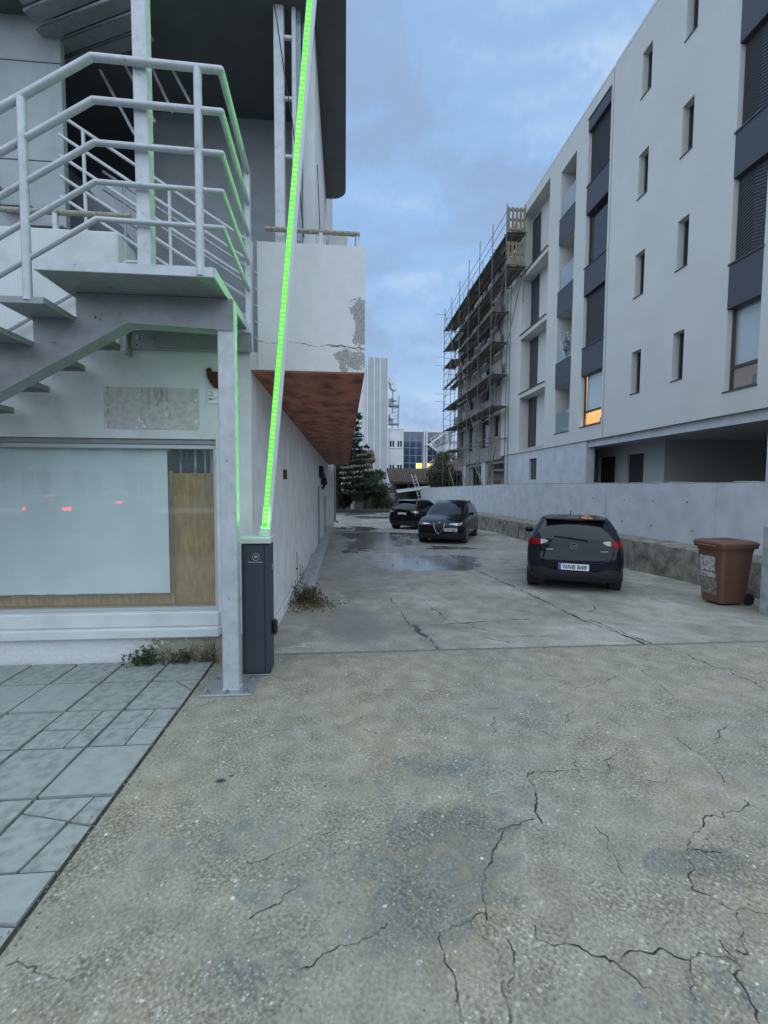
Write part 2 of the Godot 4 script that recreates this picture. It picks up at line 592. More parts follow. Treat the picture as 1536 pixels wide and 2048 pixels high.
func cracks() -> Array:
	return [
		[6, 808, -2086, 744, -2010, 684, -1939, 664, -1890, 608, -1809, 575, -1767, 565, -1709, 559, -1654, 556, -1627],
		[4, 559, -1654, 513, -1650, 430, -1612, 361, -1593, 349, -1569, 356, -1535, 362, -1471, 381, -1428, 376, -1384, 374, -1341, 364, -1302],
		[4, 164, -1648, 96, -1597, 48, -1573, -13, -1578, -79, -1551, -115, -1510, -153, -1504],
		[3, -371, -1706, -300, -1747, -242, -1807, -193, -1842],
		[2, 502, -3756, 700, -3796], [2, 334, -3646, 848, -3525],
		[3, 898, -3366, 960, -3275, 1086, -3265, 1245, -3231], [2, 1087, -3142, 998, -2894],
		[9, 1122, -2498, 1064, -2372, 1029, -2242, 989, -2139, 992, -2096], [5, 965, -2133, 879, -2098, 812, -2089, 739, -2061],
		[3, 1124, -2488, 1306, -2493, 1433, -2489, 1564, -2448, 1716, -2628], [4, 1847, -3481, 2101, -3598, 2250, -3627, 2448, -3762],
		[5, 2838, -3894, 2716, -3764, 2680, -3515, 2677, -3400, 2569, -3283], [4, 1923, -3059, 1975, -2941, 1988, -2847],
		[5, 2232, -2789, 2244, -2620, 2267, -2531, 2222, -2402, 2182, -2321], [6, 2718, -2898, 2602, -2839, 2551, -2765, 2421, -2676],
		[6, 2166, -2176, 2031, -2108, 1848, -2071, 1803, -2024, 1654, -1936, 1611, -1890, 1684, -1866, 1747, -1855],
		[5, 1611, -1890, 1507, -1762, 1467, -1684, 1518, -1651, 1562, -1587, 1642, -1568, 1688, -1564],
		[6, 735, -1590, 719, -1536, 812, -1513, 862, -1501, 903, -1461, 966, -1434, 989, -1398, 1009, -1351, 1043, -1335],
		[6, 973, -1434, 1080, -1465, 1164, -1469, 1189, -1437, 1238, -1419, 1290, -1444, 1324, -1426, 1377, -1422, 1400, -1378, 1351, -1310, 1336, -1257, 1311, -1220],
		[5, 1404, -1480, 1399, -1420], [5, 1567, -1574, 1525, -1502, 1472, -1429, 1433, -1439], [3, 1238, -1419, 1187, -1342, 1147, -1290],
		[2, 1247, -2055, 1230, -1921, 1230, -1839, 1220, -1764], [5, 610, -1544, 617, -1499, 599, -1443, 553, -1369],
		[9, 3289, -4813, 3355, -4523, 3424, -4216, 3484, -3871, 3555, -3615, 3531, -3412, 3544, -3262],
		[6, 3400, -4500, 3480, -4190, 3560, -3850, 3640, -3560],
		[9, 4065, -4708, 4238, -4732, 4216, -4594, 4326, -4422, 4465, -4318, 4569, -4191], [4, 2662, -4387, 3107, -4211],
	]

func apron_material() -> StandardMaterial3D:
	var w := 2048
	var h := 1170
	var n1 := noise_bytes(31, 0.0022, w, h, 4)
	var n2 := noise_bytes(32, 0.016, w, h, 4)
	var n3 := noise_bytes(33, 0.16, w, h, 3)
	var n4 := noise_bytes(34, 0.006, w, h, 5)
	# damp grey patches, placed as in the photograph (x, z, rx, rz, strength)
	var spots := []
	for s in [[0.40, -1.9, 0.42, 0.38, 0.9], [0.62, -2.12, 0.3, 0.18, 0.7], [0.25, -1.62, 0.3, 0.2, 0.6], [0.46, -2.6, 0.32, 0.16, 0.7], [0.1, -2.45, 0.25, 0.12, 0.35], [1.52, -1.83, 0.2, 0.1, 0.9], [1.68, -1.78, 0.22, 0.14, 0.75], [-0.35, -1.5, 0.3, 0.14, 0.35], [-0.6, -2.1, 0.4, 0.2, 0.3], [1.2, -1.3, 0.35, 0.12, 0.35], [2.6, -2.4, 0.5, 0.3, 0.25], [-0.2, -1.9, 0.3, 0.2, 0.25]]:
		spots.append([(s[0] - AX0) / AW, (s[1] - AZ0) / AH, s[2] / AW, s[3] / AH, s[4]])
	var damp := mask_bytes(spots, w, h)
	var col := PackedByteArray()
	col.resize(w * h * 3)
	var hgt := PackedByteArray()
	hgt.resize(w * h)
	var rgh := PackedByteArray()
	rgh.resize(w * h)
	for i in w * h:
		var a := n1[i] - 128
		var b := n2[i] - 128
		var c := n3[i] - 128
		var worn := clampi((n4[i] - 112) * 4, 0, 255)
		var t := a * 3 + b * 12 + c * (19 + worn * 16 / 255) - worn * 3
		var l := 143 + t / 100
		var wet := 0 if damp[i] < 6 else clampi((damp[i] * 11 / 10 + (n2[i] - 128) * 2 + c * 2 / 3 - 110) * 3, 0, 230)
		col[i * 3] = clampi(l + 5 + a / 20 - wet * 30 / 255, 0, 255)
		col[i * 3 + 1] = clampi(l - wet * 25 / 255, 0, 255)
		col[i * 3 + 2] = clampi(l - 15 - a / 20 - wet * 18 / 255, 0, 255)
		hgt[i] = clampi(150 + b / 6 + c / 10 - wet / 14, 0, 255)
		rgh[i] = 235 - wet / 4
	# aggregate: pale chips and dark pits, thicker where the skin of the slab is worn
	for k in 60000:
		var x := rng.randf() * w
		var y := h * (1.0 - pow(rng.randf(), 1.3))
		var o := int(y) * w + int(x)
		if n4[mini(o, w * h - 1)] + n2[mini(o, w * h - 1)] / 3 + rng.randi_range(-60, 60) < 160:
			continue
		var r := rng.randf_range(0.45, 1.1) + (rng.randf_range(0.4, 1.6) if rng.randf() < 0.06 else 0.0)
		if rng.randf() < 0.72:
			var s := rng.randi_range(165, 232)
			stamp(col, w, h, x, y, r, r * rng.randf_range(0.7, 1.3), [s + 3, s, s - 12], rng.randf_range(0.4, 0.95), rng.randf() * PI)
			stamp(hgt, w, h, x, y, r, r, [205], 0.7)
		else:
			stamp(col, w, h, x, y, r * 1.2, r, [88, 86, 78], rng.randf_range(0.2, 0.6), rng.randf() * PI)
			stamp(hgt, w, h, x, y, r, r, [60], 0.8)
	var pxm := w / AW
	var pym := h / AH
	for c in cracks():
		var pts := []
		for k in range(1, c.size(), 2):
			pts.append(Vector2((c[k] * 0.001 - AX0) * pxm, (c[k + 1] * 0.001 - AZ0) * pym))
		walk(col, hgt, w, h, pts, maxf(0.7, c[0] * 0.001 * pxm * 0.52), 1.0, 1.0, 6.0, [40, 42, 40])
	# a few wandering hairlines
	for k in 26:
		var p := Vector2(rng.randf() * w, rng.randf() * h)
		var d := Vector2.from_angle(rng.randf() * TAU) * rng.randf_range(14, 34)
		var pts := [p]
		for s in rng.randi_range(2, 6):
			d = d.rotated(rng.randf_range(-0.7, 0.7))
			p += d
			pts.append(p)
		walk(col, hgt, w, h, pts, 0.8, 1.0, 1.0, 2.5, [70, 70, 66], 0.55)
	# old oil spot near the pole
	stamp(col, w, h, (-0.71 - AX0) * pxm, (-2.56 - AZ0) * pym, 8, 5, [44, 48, 50], 0.8)
	stamp(col, w, h, (-0.66 - AX0) * pxm, (-2.6 - AZ0) * pym, 4, 3, [52, 54, 54], 0.7)
	return ground_material(col, hgt, rgh, w, h, 0.7)

const LX0 := -1.2
const LZ0 := -26.5
const LW := 8.4
const LH := 22.1

func alley_material() -> StandardMaterial3D:
	var w := 1024
	var h := 2048
	var n1 := noise_bytes(41, 0.005, w, h, 5)
	var n2 := noise_bytes(42, 0.022, w, h, 4)
	var n3 := noise_bytes(43, 0.2, w, h, 2)
	var to_uv := func(s: Array) -> Array: return [(s[0] - LX0) / LW, (s[1] - LZ0) / LH, s[2] / LW, s[3] / LH, s[4]]
	var pools := []
	for s in [[2.2, -11.7, 1.7, 1.2, 0.82], [1.2, -13.0, 1.0, 0.9, 0.78], [2.9, -12.6, 1.1, 0.9, 0.7], [1.3, -16.6, 1.8, 1.8, 0.72], [1.9, -19.2, 2.4, 2.2, 0.7], [0.6, -21.5, 1.6, 2.4, 0.55], [0.3, -14.4, 0.7, 1.0, 0.5], [0.9, -8.6, 0.35, 0.2, 0.55], [3.6, -15.2, 1.2, 0.8, 0.5], [0.7, -24.6, 1.6, 1.6, 0.6], [1.55, -9.7, 0.35, 0.16, 0.4]]:
		pools.append(to_uv.call(s))
	var wetm := mask_bytes(pools, w, h)
	var damps := []
	for s in [[1.4, -15.5, 3.2, 6.5, 0.55], [0.4, -9.8, 0.9, 2.6, 0.4], [0.2, -20.0, 1.6, 6.0, 0.5], [0.15, -6.0, 0.5, 1.3, 0.5], [4.6, -9.6, 1.6, 2.6, 0.3], [5.2, -14.8, 1.6, 3.0, 0.3], [0.3, -5.6, 0.35, 0.8, 0.3]]:
		damps.append(to_uv.call(s))
	var damp := mask_bytes(damps, w, h)
	var col := PackedByteArray()
	col.resize(w * h * 3)
	var hgt := PackedByteArray()
	hgt.resize(w * h)
	var rgh := PackedByteArray()
	rgh.resize(w * h)
	for i in w * h:
		var a := n1[i] - 128
		var b := n2[i] - 128
		var c := n3[i] - 128
		var l := 152 + (a * 17 + b * 15 + c * 12) / 100
		var wet := clampi((wetm[i] * 255 / 190 + (128 - n1[i]) * 5 / 4 - 95 + b * 2 / 3 + c / 5) * 3, 0, 255)
		if wetm[i] < 10:
			wet = 0
		var dm := clampi((damp[i] * (n2[i] + n1[i] - 130)) / 110, 0, 255)
		var dk := maxi(wet, dm * 3 / 4)
		col[i * 3] = clampi(l + 2 - dk * 36 / 255, 0, 255)
		col[i * 3 + 1] = clampi(l - 2 - dk * 33 / 255, 0, 255)
		col[i * 3 + 2] = clampi(l - 13 - dk * 22 / 255, 0, 255)
		hgt[i] = clampi(150 + (b / 4 + c / 5) * (255 - wet) / 255 - wet / 30, 0, 255)
		rgh[i] = clampi(228 - wet * 190 / 255 - dm * 2 / 5, 30, 255)
	var pxm := w / LW
	var pym := h / LH
	var line := func(pts: Array, r: float, tone: Array, st: float) -> void:
		var q := []
		for p in pts:
			q.append(Vector2((p[0] - LX0) * pxm, (p[1] - LZ0) * pym))
		walk(col, hgt, w, h, q, r, 1.0, 1.0, 1.5, tone, st)
	# the long joint between the two pours and the tar strips
	line.call([[3.28, -4.6], [3.33, -5.4], [3.36, -7.0], [3.28, -8.9], [3.22, -11.0], [3.17, -13.3], [3.1, -17.0]], 2.4, [48, 50, 50], 0.8)
	line.call([[3.36, -4.6], [3.41, -5.3], [3.44, -6.0]], 1.6, [48, 50, 50], 0.8)
	line.call([[0.98, -4.62], [0.95, -5.2], [0.90, -5.9]], 4.2, [72, 78, 82], 0.85)
	line.call([[0.88, -5.9], [1.6, -5.95], [2.6, -6.1]], 2.0, [80, 85, 88], 0.6)
	line.call([[0.86, -5.95], [0.84, -6.8], [0.8, -7.6]], 1.4, [84, 88, 90], 0.5)
	line.call([[1.45, -5.95], [1.4, -6.6], [1.3, -7.6]], 1.4, [84, 88, 90], 0.5)
	line.call([[3.3, -12.0], [4.6, -12.4], [6.4, -12.1]], 1.6, [70, 74, 76], 0.5)
	for k in 34:
		var p := Vector2(rng.randf() * w, rng.randf() * h)
		var d := Vector2.from_angle(rng.randf() * TAU) * rng.randf_range(8, 26)
		var pts := [p]
		for s in rng.randi_range(2, 5):
			d = d.rotated(rng.randf_range(-0.7, 0.7))
			p += d
			pts.append(p)
		walk(col, hgt, w, h, pts, 0.9, 1.0, 1.0, 2.0, [66, 68, 66], 0.6)
	# spilled white paint and pale scuffs
	for s in [[-0.50, -4.86, 0.20, 0.05, 0.95], [-0.42, -4.98, 0.12, 0.03, 0.8], [-0.2, -5.2, 0.28, 0.12, 0.35], [-0.15, -8.2, 0.16, 0.18, 0.75], [-0.1, -7.8, 0.14, 0.12, 0.5], [0.5, -8.5, 0.10, 0.06, 0.5], [0.9, -8.0, 0.16, 0.05, 0.5], [1.25, -6.9, 0.2, 0.06, 0.4]]:
		for e in 26:
			stamp(col, w, h, (s[0] + s[2] * rng.randfn(0, 0.45) - LX0) * pxm, (s[1] + s[3] * rng.randfn(0, 0.45) - LZ0) * pym, rng.randf_range(1.0, 4.0), rng.randf_range(0.8, 2.2), [205, 208, 208], s[4] * rng.randf_range(0.2, 0.7))
	for k in 5200:
		var x := rng.randf() * w
		var y := rng.randf() * h
		var s := rng.randi_range(150, 205) if rng.randf() < 0.5 else rng.randi_range(60, 95)
		stamp(col, w, h, x, y, rng.randf_range(0.5, 1.1), rng.randf_range(0.5, 1.1), [s, s, s - 8], rng.randf_range(0.2, 0.7))
	return ground_material(col, hgt, rgh, w, h, 1.2)

# plaster front of the balcony box, with the paint flaked off beside the corner
func flaked_material() -> StandardMaterial3D:
	var w := 512
	var h := 512
	var n1 := noise_bytes(51, 0.012, w, h, 5)
	var n2 := noise_bytes(52, 0.06, w, h, 4)
	var n3 := noise_bytes(53, 0.3, w, h, 2)
	var bare := mask_bytes([[0.93, 0.50, 0.11, 0.10, 1.0], [0.97, 0.62, 0.09, 0.16, 1.0], [0.95, 0.72, 0.08, 0.08, 0.8], [0.86, 0.90, 0.15, 0.10, 1.0], [0.96, 0.91, 0.10, 0.10, 1.0], [0.76, 0.88, 0.08, 0.05, 0.7], [0.80, 0.97, 0.05, 0.06, 0.7]], w, h)
	var col := PackedByteArray()
	col.resize(w * h * 3)
	var hgt := PackedByteArray()
	hgt.resize(w * h)
	var rgh := PackedByteArray()
	rgh.resize(w * h)
	rgh.fill(230)
	for i in w * h:
		var k := bare[i] * 4 / 5 + (n1[i] - 128) * 4 / 3 + (n2[i] - 128) * 2 / 3
		var off := clampi((k - 105) * 14, 0, 255)
		if bare[i] < 8:
			off = 0
		var p := 212 + (n1[i] - 128) / 24 + (n3[i] - 128) / 40
		var q := 154 + (n2[i] - 128) / 6 + (n3[i] - 128) / 12
		col[i * 3] = clampi(p + (q - p) * off / 255, 0, 255)
		col[i * 3 + 1] = clampi(p + (q - p) * off / 255, 0, 255)
		col[i * 3 + 2] = clampi(p - 2 + (q - 3 - p) * off / 255, 0, 255)
		hgt[i] = clampi(200 - off / 2 + (n3[i] - 128) / 10, 0, 255)
	walk(col, hgt, w, h, [Vector2(0, 397), Vector2(60, 402), Vector2(170, 398), Vector2(290, 412), Vector2(350, 404), Vector2(440, 410), Vector2(512, 414)], 1.3, 1.0, 1.0, 3.0, [95, 96, 94], 0.7)
	walk(col, hgt, w, h, [Vector2(330, 408), Vector2(400, 402), Vector2(470, 414), Vector2(512, 416)], 2.2, 1.0, 1.0, 4.0, [70, 70, 66], 0.8)
	walk(col, hgt, w, h, [Vector2(440, 225), Vector2(470, 212), Vector2(500, 205)], 1.2, 1.0, 1.0, 4.0, [105, 105, 102], 0.6)
	return ground_material(col, hgt, rgh, w, h, 0.5)

# where a sign once hung: bare, stained render
func ghost_material() -> StandardMaterial3D:
	var w := 512
	var h := 256
	var n1 := noise_bytes(61, 0.02, w, h, 5)
	var n3 := noise_bytes(63, 0.25, w, h, 2)
	var col := PackedByteArray()
	col.resize(w * h * 3)
	var hgt := n1.duplicate()
	var rgh := PackedByteArray()
	rgh.resize(w * h)
	rgh.fill(235)
	for i in w * h:
		var l := 184 + (n1[i] - 128) / 8 + (n3[i] - 128) / 16
		col[i * 3] = l + 2
		col[i * 3 + 1] = l
		col[i * 3 + 2] = l - 4
	# runs of dirt from old fixings, and scraps of white paint
	for s in [[0.54, 60], [0.57, 90], [0.60, 70], [0.62, 50], [0.66, 130], [0.40, 40], [0.47, 110]]:
		var x: float = s[0] * w
		for k in s[1]:
			stamp(col, w, h, x + rng.randfn(0, 3.5), 2 + k * 1.2 + rng.randf_range(0, 10), rng.randf_range(1.0, 3.0), rng.randf_range(4, 14), [112, 110, 96], rng.randf_range(0.03, 0.16))
	for s in [[0.02, 0.1], [0.02, 0.5], [0.02, 0.9], [0.98, 0.3], [0.98, 0.8], [0.37, 0.15], [0.66, 0.4], [0.66, 0.65], [0.37, 0.8], [0.40, 0.9], [0.65, 0.9], [0.34, 0.95]]:
		for e in 8:
			stamp(col, w, h, s[0] * w + rng.randfn(0, 5), s[1] * h + rng.randfn(0, 12), rng.randf_range(3, 7), rng.randf_range(4, 12), [214, 216, 214], 0.5)
			stamp(col, w, h, s[0] * w + 8 + rng.randfn(0, 4), s[1] * h + rng.randfn(0, 14), rng.randf_range(1, 3), rng.randf_range(3, 7), [92, 92, 86], 0.4)
	return ground_material(col, hgt, rgh, w, h, 0.3)

func base_material() -> StandardMaterial3D:
	# the plinth under the shop window: white paint, weathered to stone at its end
	var w := 1024
	var h := 128
	var n1 := noise_bytes(71, 0.02, w, h, 4)
	var n2 := noise_bytes(72, 0.07, w, h, 4)
	var bare := mask_bytes([[0.86, 0.45, 0.13, 0.75, 0.7], [0.95, 0.5, 0.10, 0.9, 0.9], [0.75, 0.9, 0.14, 0.35, 0.5]], w, h)
	var col := PackedByteArray()
	col.resize(w * h * 3)
	var rgh := PackedByteArray()
	rgh.resize(w * h)
	rgh.fill(230)
	for i in w * h:
		var off := clampi((bare[i] + n2[i] - 215) * 6, 0, 200)
		var p := 218 + (n1[i] - 128) / 20
		col[i * 3] = p - off * 76 / 255
		col[i * 3 + 1] = p - off * 80 / 255
		col[i * 3 + 2] = p - off * 104 / 255
	return ground_material(col, n2, rgh, w, h, 0.6)

# ---------------------------------------------------------------- sky
func make_sky() -> PanoramaSkyMaterial:
	var w := 1024
	var h := 512
	var f := FastNoiseLite.new()
	f.seed = 77
	f.noise_type = FastNoiseLite.TYPE_SIMPLEX_SMOOTH
	f.frequency = 2.3
	f.fractal_octaves = 5
	f.fractal_gain = 0.48
	f.domain_warp_enabled = true
	f.domain_warp_amplitude = 0.35
	f.domain_warp_frequency = 1.1
	var g := FastNoiseLite.new()
	g.seed = 12
	g.frequency = 0.8
	g.fractal_octaves = 3
	var im := Image.create(w, h, false, Image.FORMAT_RGB8)
	for y in h:
		var e := (0.5 - (y + 0.5) / h) * PI
		for x in w:
			if e < -0.02:
				im.set_pixel(x, y, Color(0.62, 0.68, 0.74))
				continue
			var a := (x + 0.5) / w * TAU
			# clouds lie in sheets: squeeze the directions towards the horizon
			var d := Vector3(cos(a) * cos(e), sin(e) * 2.4, sin(a) * cos(e))
			var c := f.get_noise_3dv(d) * 0.5 + 0.5
			var b := g.get_noise_3dv(d * 1.7) * 0.5 + 0.5
			var s := sin(maxf(e, 0.0))
			var clear := Color(0.72, 0.825, 0.945).lerp(Color(0.60, 0.75, 0.925), smoothstep(0.0, 0.45, s)).lerp(Color(0.585, 0.715, 0.885), smoothstep(0.4, 1.0, s))
			var cloud := Color(0.61, 0.70, 0.835).lerp(Color(0.555, 0.655, 0.79), b)
			var k := smoothstep(0.40, 0.74, c) * 0.8
			var bright := smoothstep(0.46, 0.18, c) * 0.6
			im.set_pixel(x, y, clear.lerp(cloud, k).lerp(Color(0.80, 0.885, 0.98), bright))
	var m := PanoramaSkyMaterial.new()
	m.panorama = ImageTexture.create_from_image(im)
	return m

# ---------------------------------------------------------------- ground, roads, pavement
func build_setting() -> void:
	var mb := MB.new()
	mb.quad(Vector3(-400, -1.3, 300), Vector3(400, -1.3, 300), Vector3(400, -1.3, -500), Vector3(-400, -1.3, -500))
	struct("ground", mb, M.yard)
	# street behind the camera
	mb = MB.new()
	mb.span(Vector3(-120, -1.25, 1.9), Vector3(120, -0.10, 18))
	struct("road", mb, M.asphalt)
	mb = MB.new()
	mb.span(Vector3(-120, -1.25, 18.02), Vector3(120, 0.02, 24))
	struct("far_pavement", mb, M.concrete)
	# apron of the entrance: one old slab
	mb = MB.new()
	var zz := [1.9, -1.0, -2.6, -4.3, -4.52]
	for k in zz.size() - 1:
		var z0: float = zz[k]
		var z1: float = zz[k + 1]
		var uvf := func(x: float, z: float) -> Vector2: return Vector2((x - AX0) / AW, (z - AZ0) / AH)
		var a := Vector3(-1.235, ground_y(z0), z0)
		var b := Vector3(9.6, ground_y(z0), z0)
		var c := Vector3(9.6, ground_y(z1), z1)
		var d := Vector3(-1.235, ground_y(z1), z1)
		mb.quv(a, b, c, d, uvf.call(a.x, z0), uvf.call(b.x, z0), uvf.call(c.x, z1), uvf.call(d.x, z1))
	mb.quad(Vector3(-1.235, -1.2, 1.9), Vector3(9.6, -1.2, 1.9), Vector3(9.6, 0, 1.9), Vector3(-1.235, 0, 1.9))
	mb.quad(Vector3(9.6, -1.2, -4.52), Vector3(-1.235, -1.2, -4.52), Vector3(-1.235, ground_y(-4.52), -4.52), Vector3(9.6, ground_y(-4.52), -4.52))
	var ap := part("driveway_apron", mb, apron_material())
	ap.set_meta("kind", "structure")
	# joint filled with dirt between apron and alley slab
	mb = MB.new()
	var y0 := ground_y(-4.54) - 0.004
	mb.span(Vector3(-0.88, -1.2, -4.522), Vector3(9.6, y0 + 0.003, -4.578))
	struct("slab_joint", mb, M.tar)
	# alley slab going down between the buildings
	mb = MB.new()
	var zs := [-4.58, -5.2, -5.9, -7.5, -9.2, -10.6, -13.9, -15.2, -17.0, -20.6, -22.6, -25.0, -29.0, -34.0, -46.0]
	for k in zs.size() - 1:
		var uvf := func(x: float, z: float) -> Vector2: return Vector2((x - LX0) / LW, (z - LZ0) / LH)
		var a := Vector3(-1.0, ground_y(zs[k]), zs[k])
		var b := Vector3(9.6, ground_y(zs[k]), zs[k])
		var c := Vector3(9.6, ground_y(zs[k + 1]), zs[k + 1])
		var d := Vector3(-1.0, ground_y(zs[k + 1]), zs[k + 1])
		mb.quv(a, b, c, d, uvf.call(a.x, a.z), uvf.call(b.x, b.z), uvf.call(c.x, c.z), uvf.call(d.x, d.z))
	struct("alley_road", mb, alley_material())
	# pavement: bed, and each tile on it
	var pave := MB.new()
	pave.span(Vector3(-12, -1.2, 1.85), Vector3(-1.263, -0.032, FACADE_Z + 0.01))
	var p := struct("pavement", pave, M.dirt)
	var tile_mats := [M.tiles, M.tiles_b, M.tiles_c, M.tiles]
	var rows := [[-4.40, -3.955], [-3.945, -3.465], [-3.455, -2.975], [-2.965, -2.495], [-2.485, -2.005], [-1.995, -1.515], [-1.505, -1.025], [-1.015, -0.535], [-0.525, -0.045], [-0.035, 0.445], [0.455, 0.935], [0.945, 1.425], [1.435, 1.845]]
	for r in rows.size():
		for c in 9:
			var x1 := -1.262 - c * 0.415
			var poly := PackedVector2Array([Vector2(x1 - 0.393 + rng.randf_range(-0.002, 0.002), rows[r][0] + 0.009), Vector2(x1 + rng.randf_range(-0.003, 0.002), rows[r][0] + 0.009), Vector2(x1 + rng.randf_range(-0.003, 0.002), rows[r][1] - rng.randf_range(0.001, 0.004)), Vector2(x1 - 0.393 + rng.randf_range(-0.002, 0.002), rows[r][1] - rng.randf_range(0.001, 0.004))])
			var cuts := []
			if r == 2 and c == 0:
				cuts = [[-2.0, -3.19, -1.0, -3.17], [-1.425, -4.0, -1.44, -2.0]]
			elif r == 2 and c == 1:
				cuts = [[-2.5, -3.21, -1.0, -3.16], [-1.80, -4.0, -1.82, -2.0]]
			elif r == 4 and c == 0:
				cuts = [[-1.605, -2.36, -1.20, -2.25], [-1.355, -2.5, -1.40, -2.2], [-1.7, -2.12, -1.2, -2.20], [-1.40, -2.2, -1.42, -1.9]]
			elif r == 5 and c == 0:
				cuts = [[-1.7, -1.80, -1.0, -1.72], [-1.50, -2.0, -1.44, -1.5]]
			elif r == 4 and c == 1:
				cuts = [[-2.2, -2.05, -1.5, -2.15]]
			elif r == 0 and c == 3:
				cuts = [[-2.52, -4.5, -2.47, -3.9]]
			else:
				# broken slabs, most of them where lorries cut the corner
				var near := r >= 4 and c < 4
				for e in (rng.randi_range(2, 4) if near else 1 if r != 3 and rng.randf() < 0.2 else 0):
					var mx := x1 - rng.randf_range(0.06, 0.34)
					var mz: float = lerpf(rows[r][0], rows[r][1], rng.randf_range(0.2, 0.8))
					var t := rng.randf() * PI
					cuts.append([mx - cos(t), mz - sin(t), mx + cos(t), mz + sin(t)])
			var pieces := [poly]
			for q in cuts:
				var next := []
				for s in pieces:
					if pieces.size() > 3 and rng.randf() < 0.4:
						next.append(s)
					else:
						var halves := split(s, Vector2(q[0], q[1]), Vector2(q[2], q[3]), 0.011)
						# no slivers: a cut that would leave one is not made
						next.append_array(halves if halves.all(func(e): return area_of(e) > 0.006) else [s])
				pieces = next
			for s in pieces:
				var t := MB.new()
				t.slab(s, rng.randf_range(0.0, 0.006) + (rng.randf_range(-0.008, 0.002) if pieces.size() > 1 else 0.0), 0.03)
				part("paving_tile", t, tile_mats[rng.randi() % 4], p)
	# dirt and grit washed into the seam beside the apron
	mb = MB.new()
	mb.span(Vector3(-1.262, -0.5, 1.85), Vector3(-1.236, -0.010, -4.40))
	struct("kerb_seam", mb, M.dirt)
	var pebbles := MultiMesh.new()
	pebbles.transform_format = MultiMesh.TRANSFORM_3D
	var peb := MB.new()
	peb.ball(Vector3.ZERO, 1.0, 6, Vector3(1, 0.6, 0.8))
	pebbles.mesh = peb.mesh()
	pebbles.mesh.surface_set_material(0, M.old_concrete)
	var spots := []
	for k in 260:
		var z := rng.randf_range(-4.35, -1.2)
		spots.append(Transform3D(Basis.from_scale(Vector3.ONE * rng.randf_range(0.002, 0.006)).rotated(Vector3.UP, rng.randf() * TAU), Vector3(-1.235 + rng.randfn(0, 0.03), 0.004, z)))
	for k in 420:
		spots.append(Transform3D(Basis.from_scale(Vector3.ONE * rng.randf_range(0.0015, 0.0045)).rotated(Vector3.UP, rng.randf() * TAU), Vector3(rng.randf_range(-1.2, 3.6), 0.001, rng.randf_range(-4.2, -1.2))))
	pebbles.instance_count = spots.size()
	for k in spots.size():
		pebbles.set_instance_transform(k, spots[k])
	var g := MultiMeshInstance3D.new()
	g.name = "grit"
	g.multimesh = pebbles
	g.set_meta("kind", "stuff")
	tag(g, "loose grit scattered along the pavement edge and slab", "grit")
	add_child(g)

func area_of(poly: PackedVector2Array) -> float:
	var a := 0.0
	for k in poly.size():
		a += poly[k].cross(poly[(k + 1) % poly.size()])
	return absf(a) * 0.5

func split(poly: PackedVector2Array, a: Vector2, b: Vector2, gap: float) -> Array:
	var nrm := (b - a).orthogonal().normalized()
	var out := []
	for side in [1.0, -1.0]:
		var res := PackedVector2Array()
		for k in poly.size():
			var p := poly[k]
			var q := poly[(k + 1) % poly.size()]
			var dp: float = (p - a).dot(nrm) * side - gap * 0.5
			var dq: float = (q - a).dot(nrm) * side - gap * 0.5
			if dp >= 0.0:
				res.append(p)
			if (dp >= 0.0) != (dq >= 0.0):
				res.append(p.lerp(q, dp / (dp - dq)))
		if res.size() >= 3:
			out.append(res)
	return out

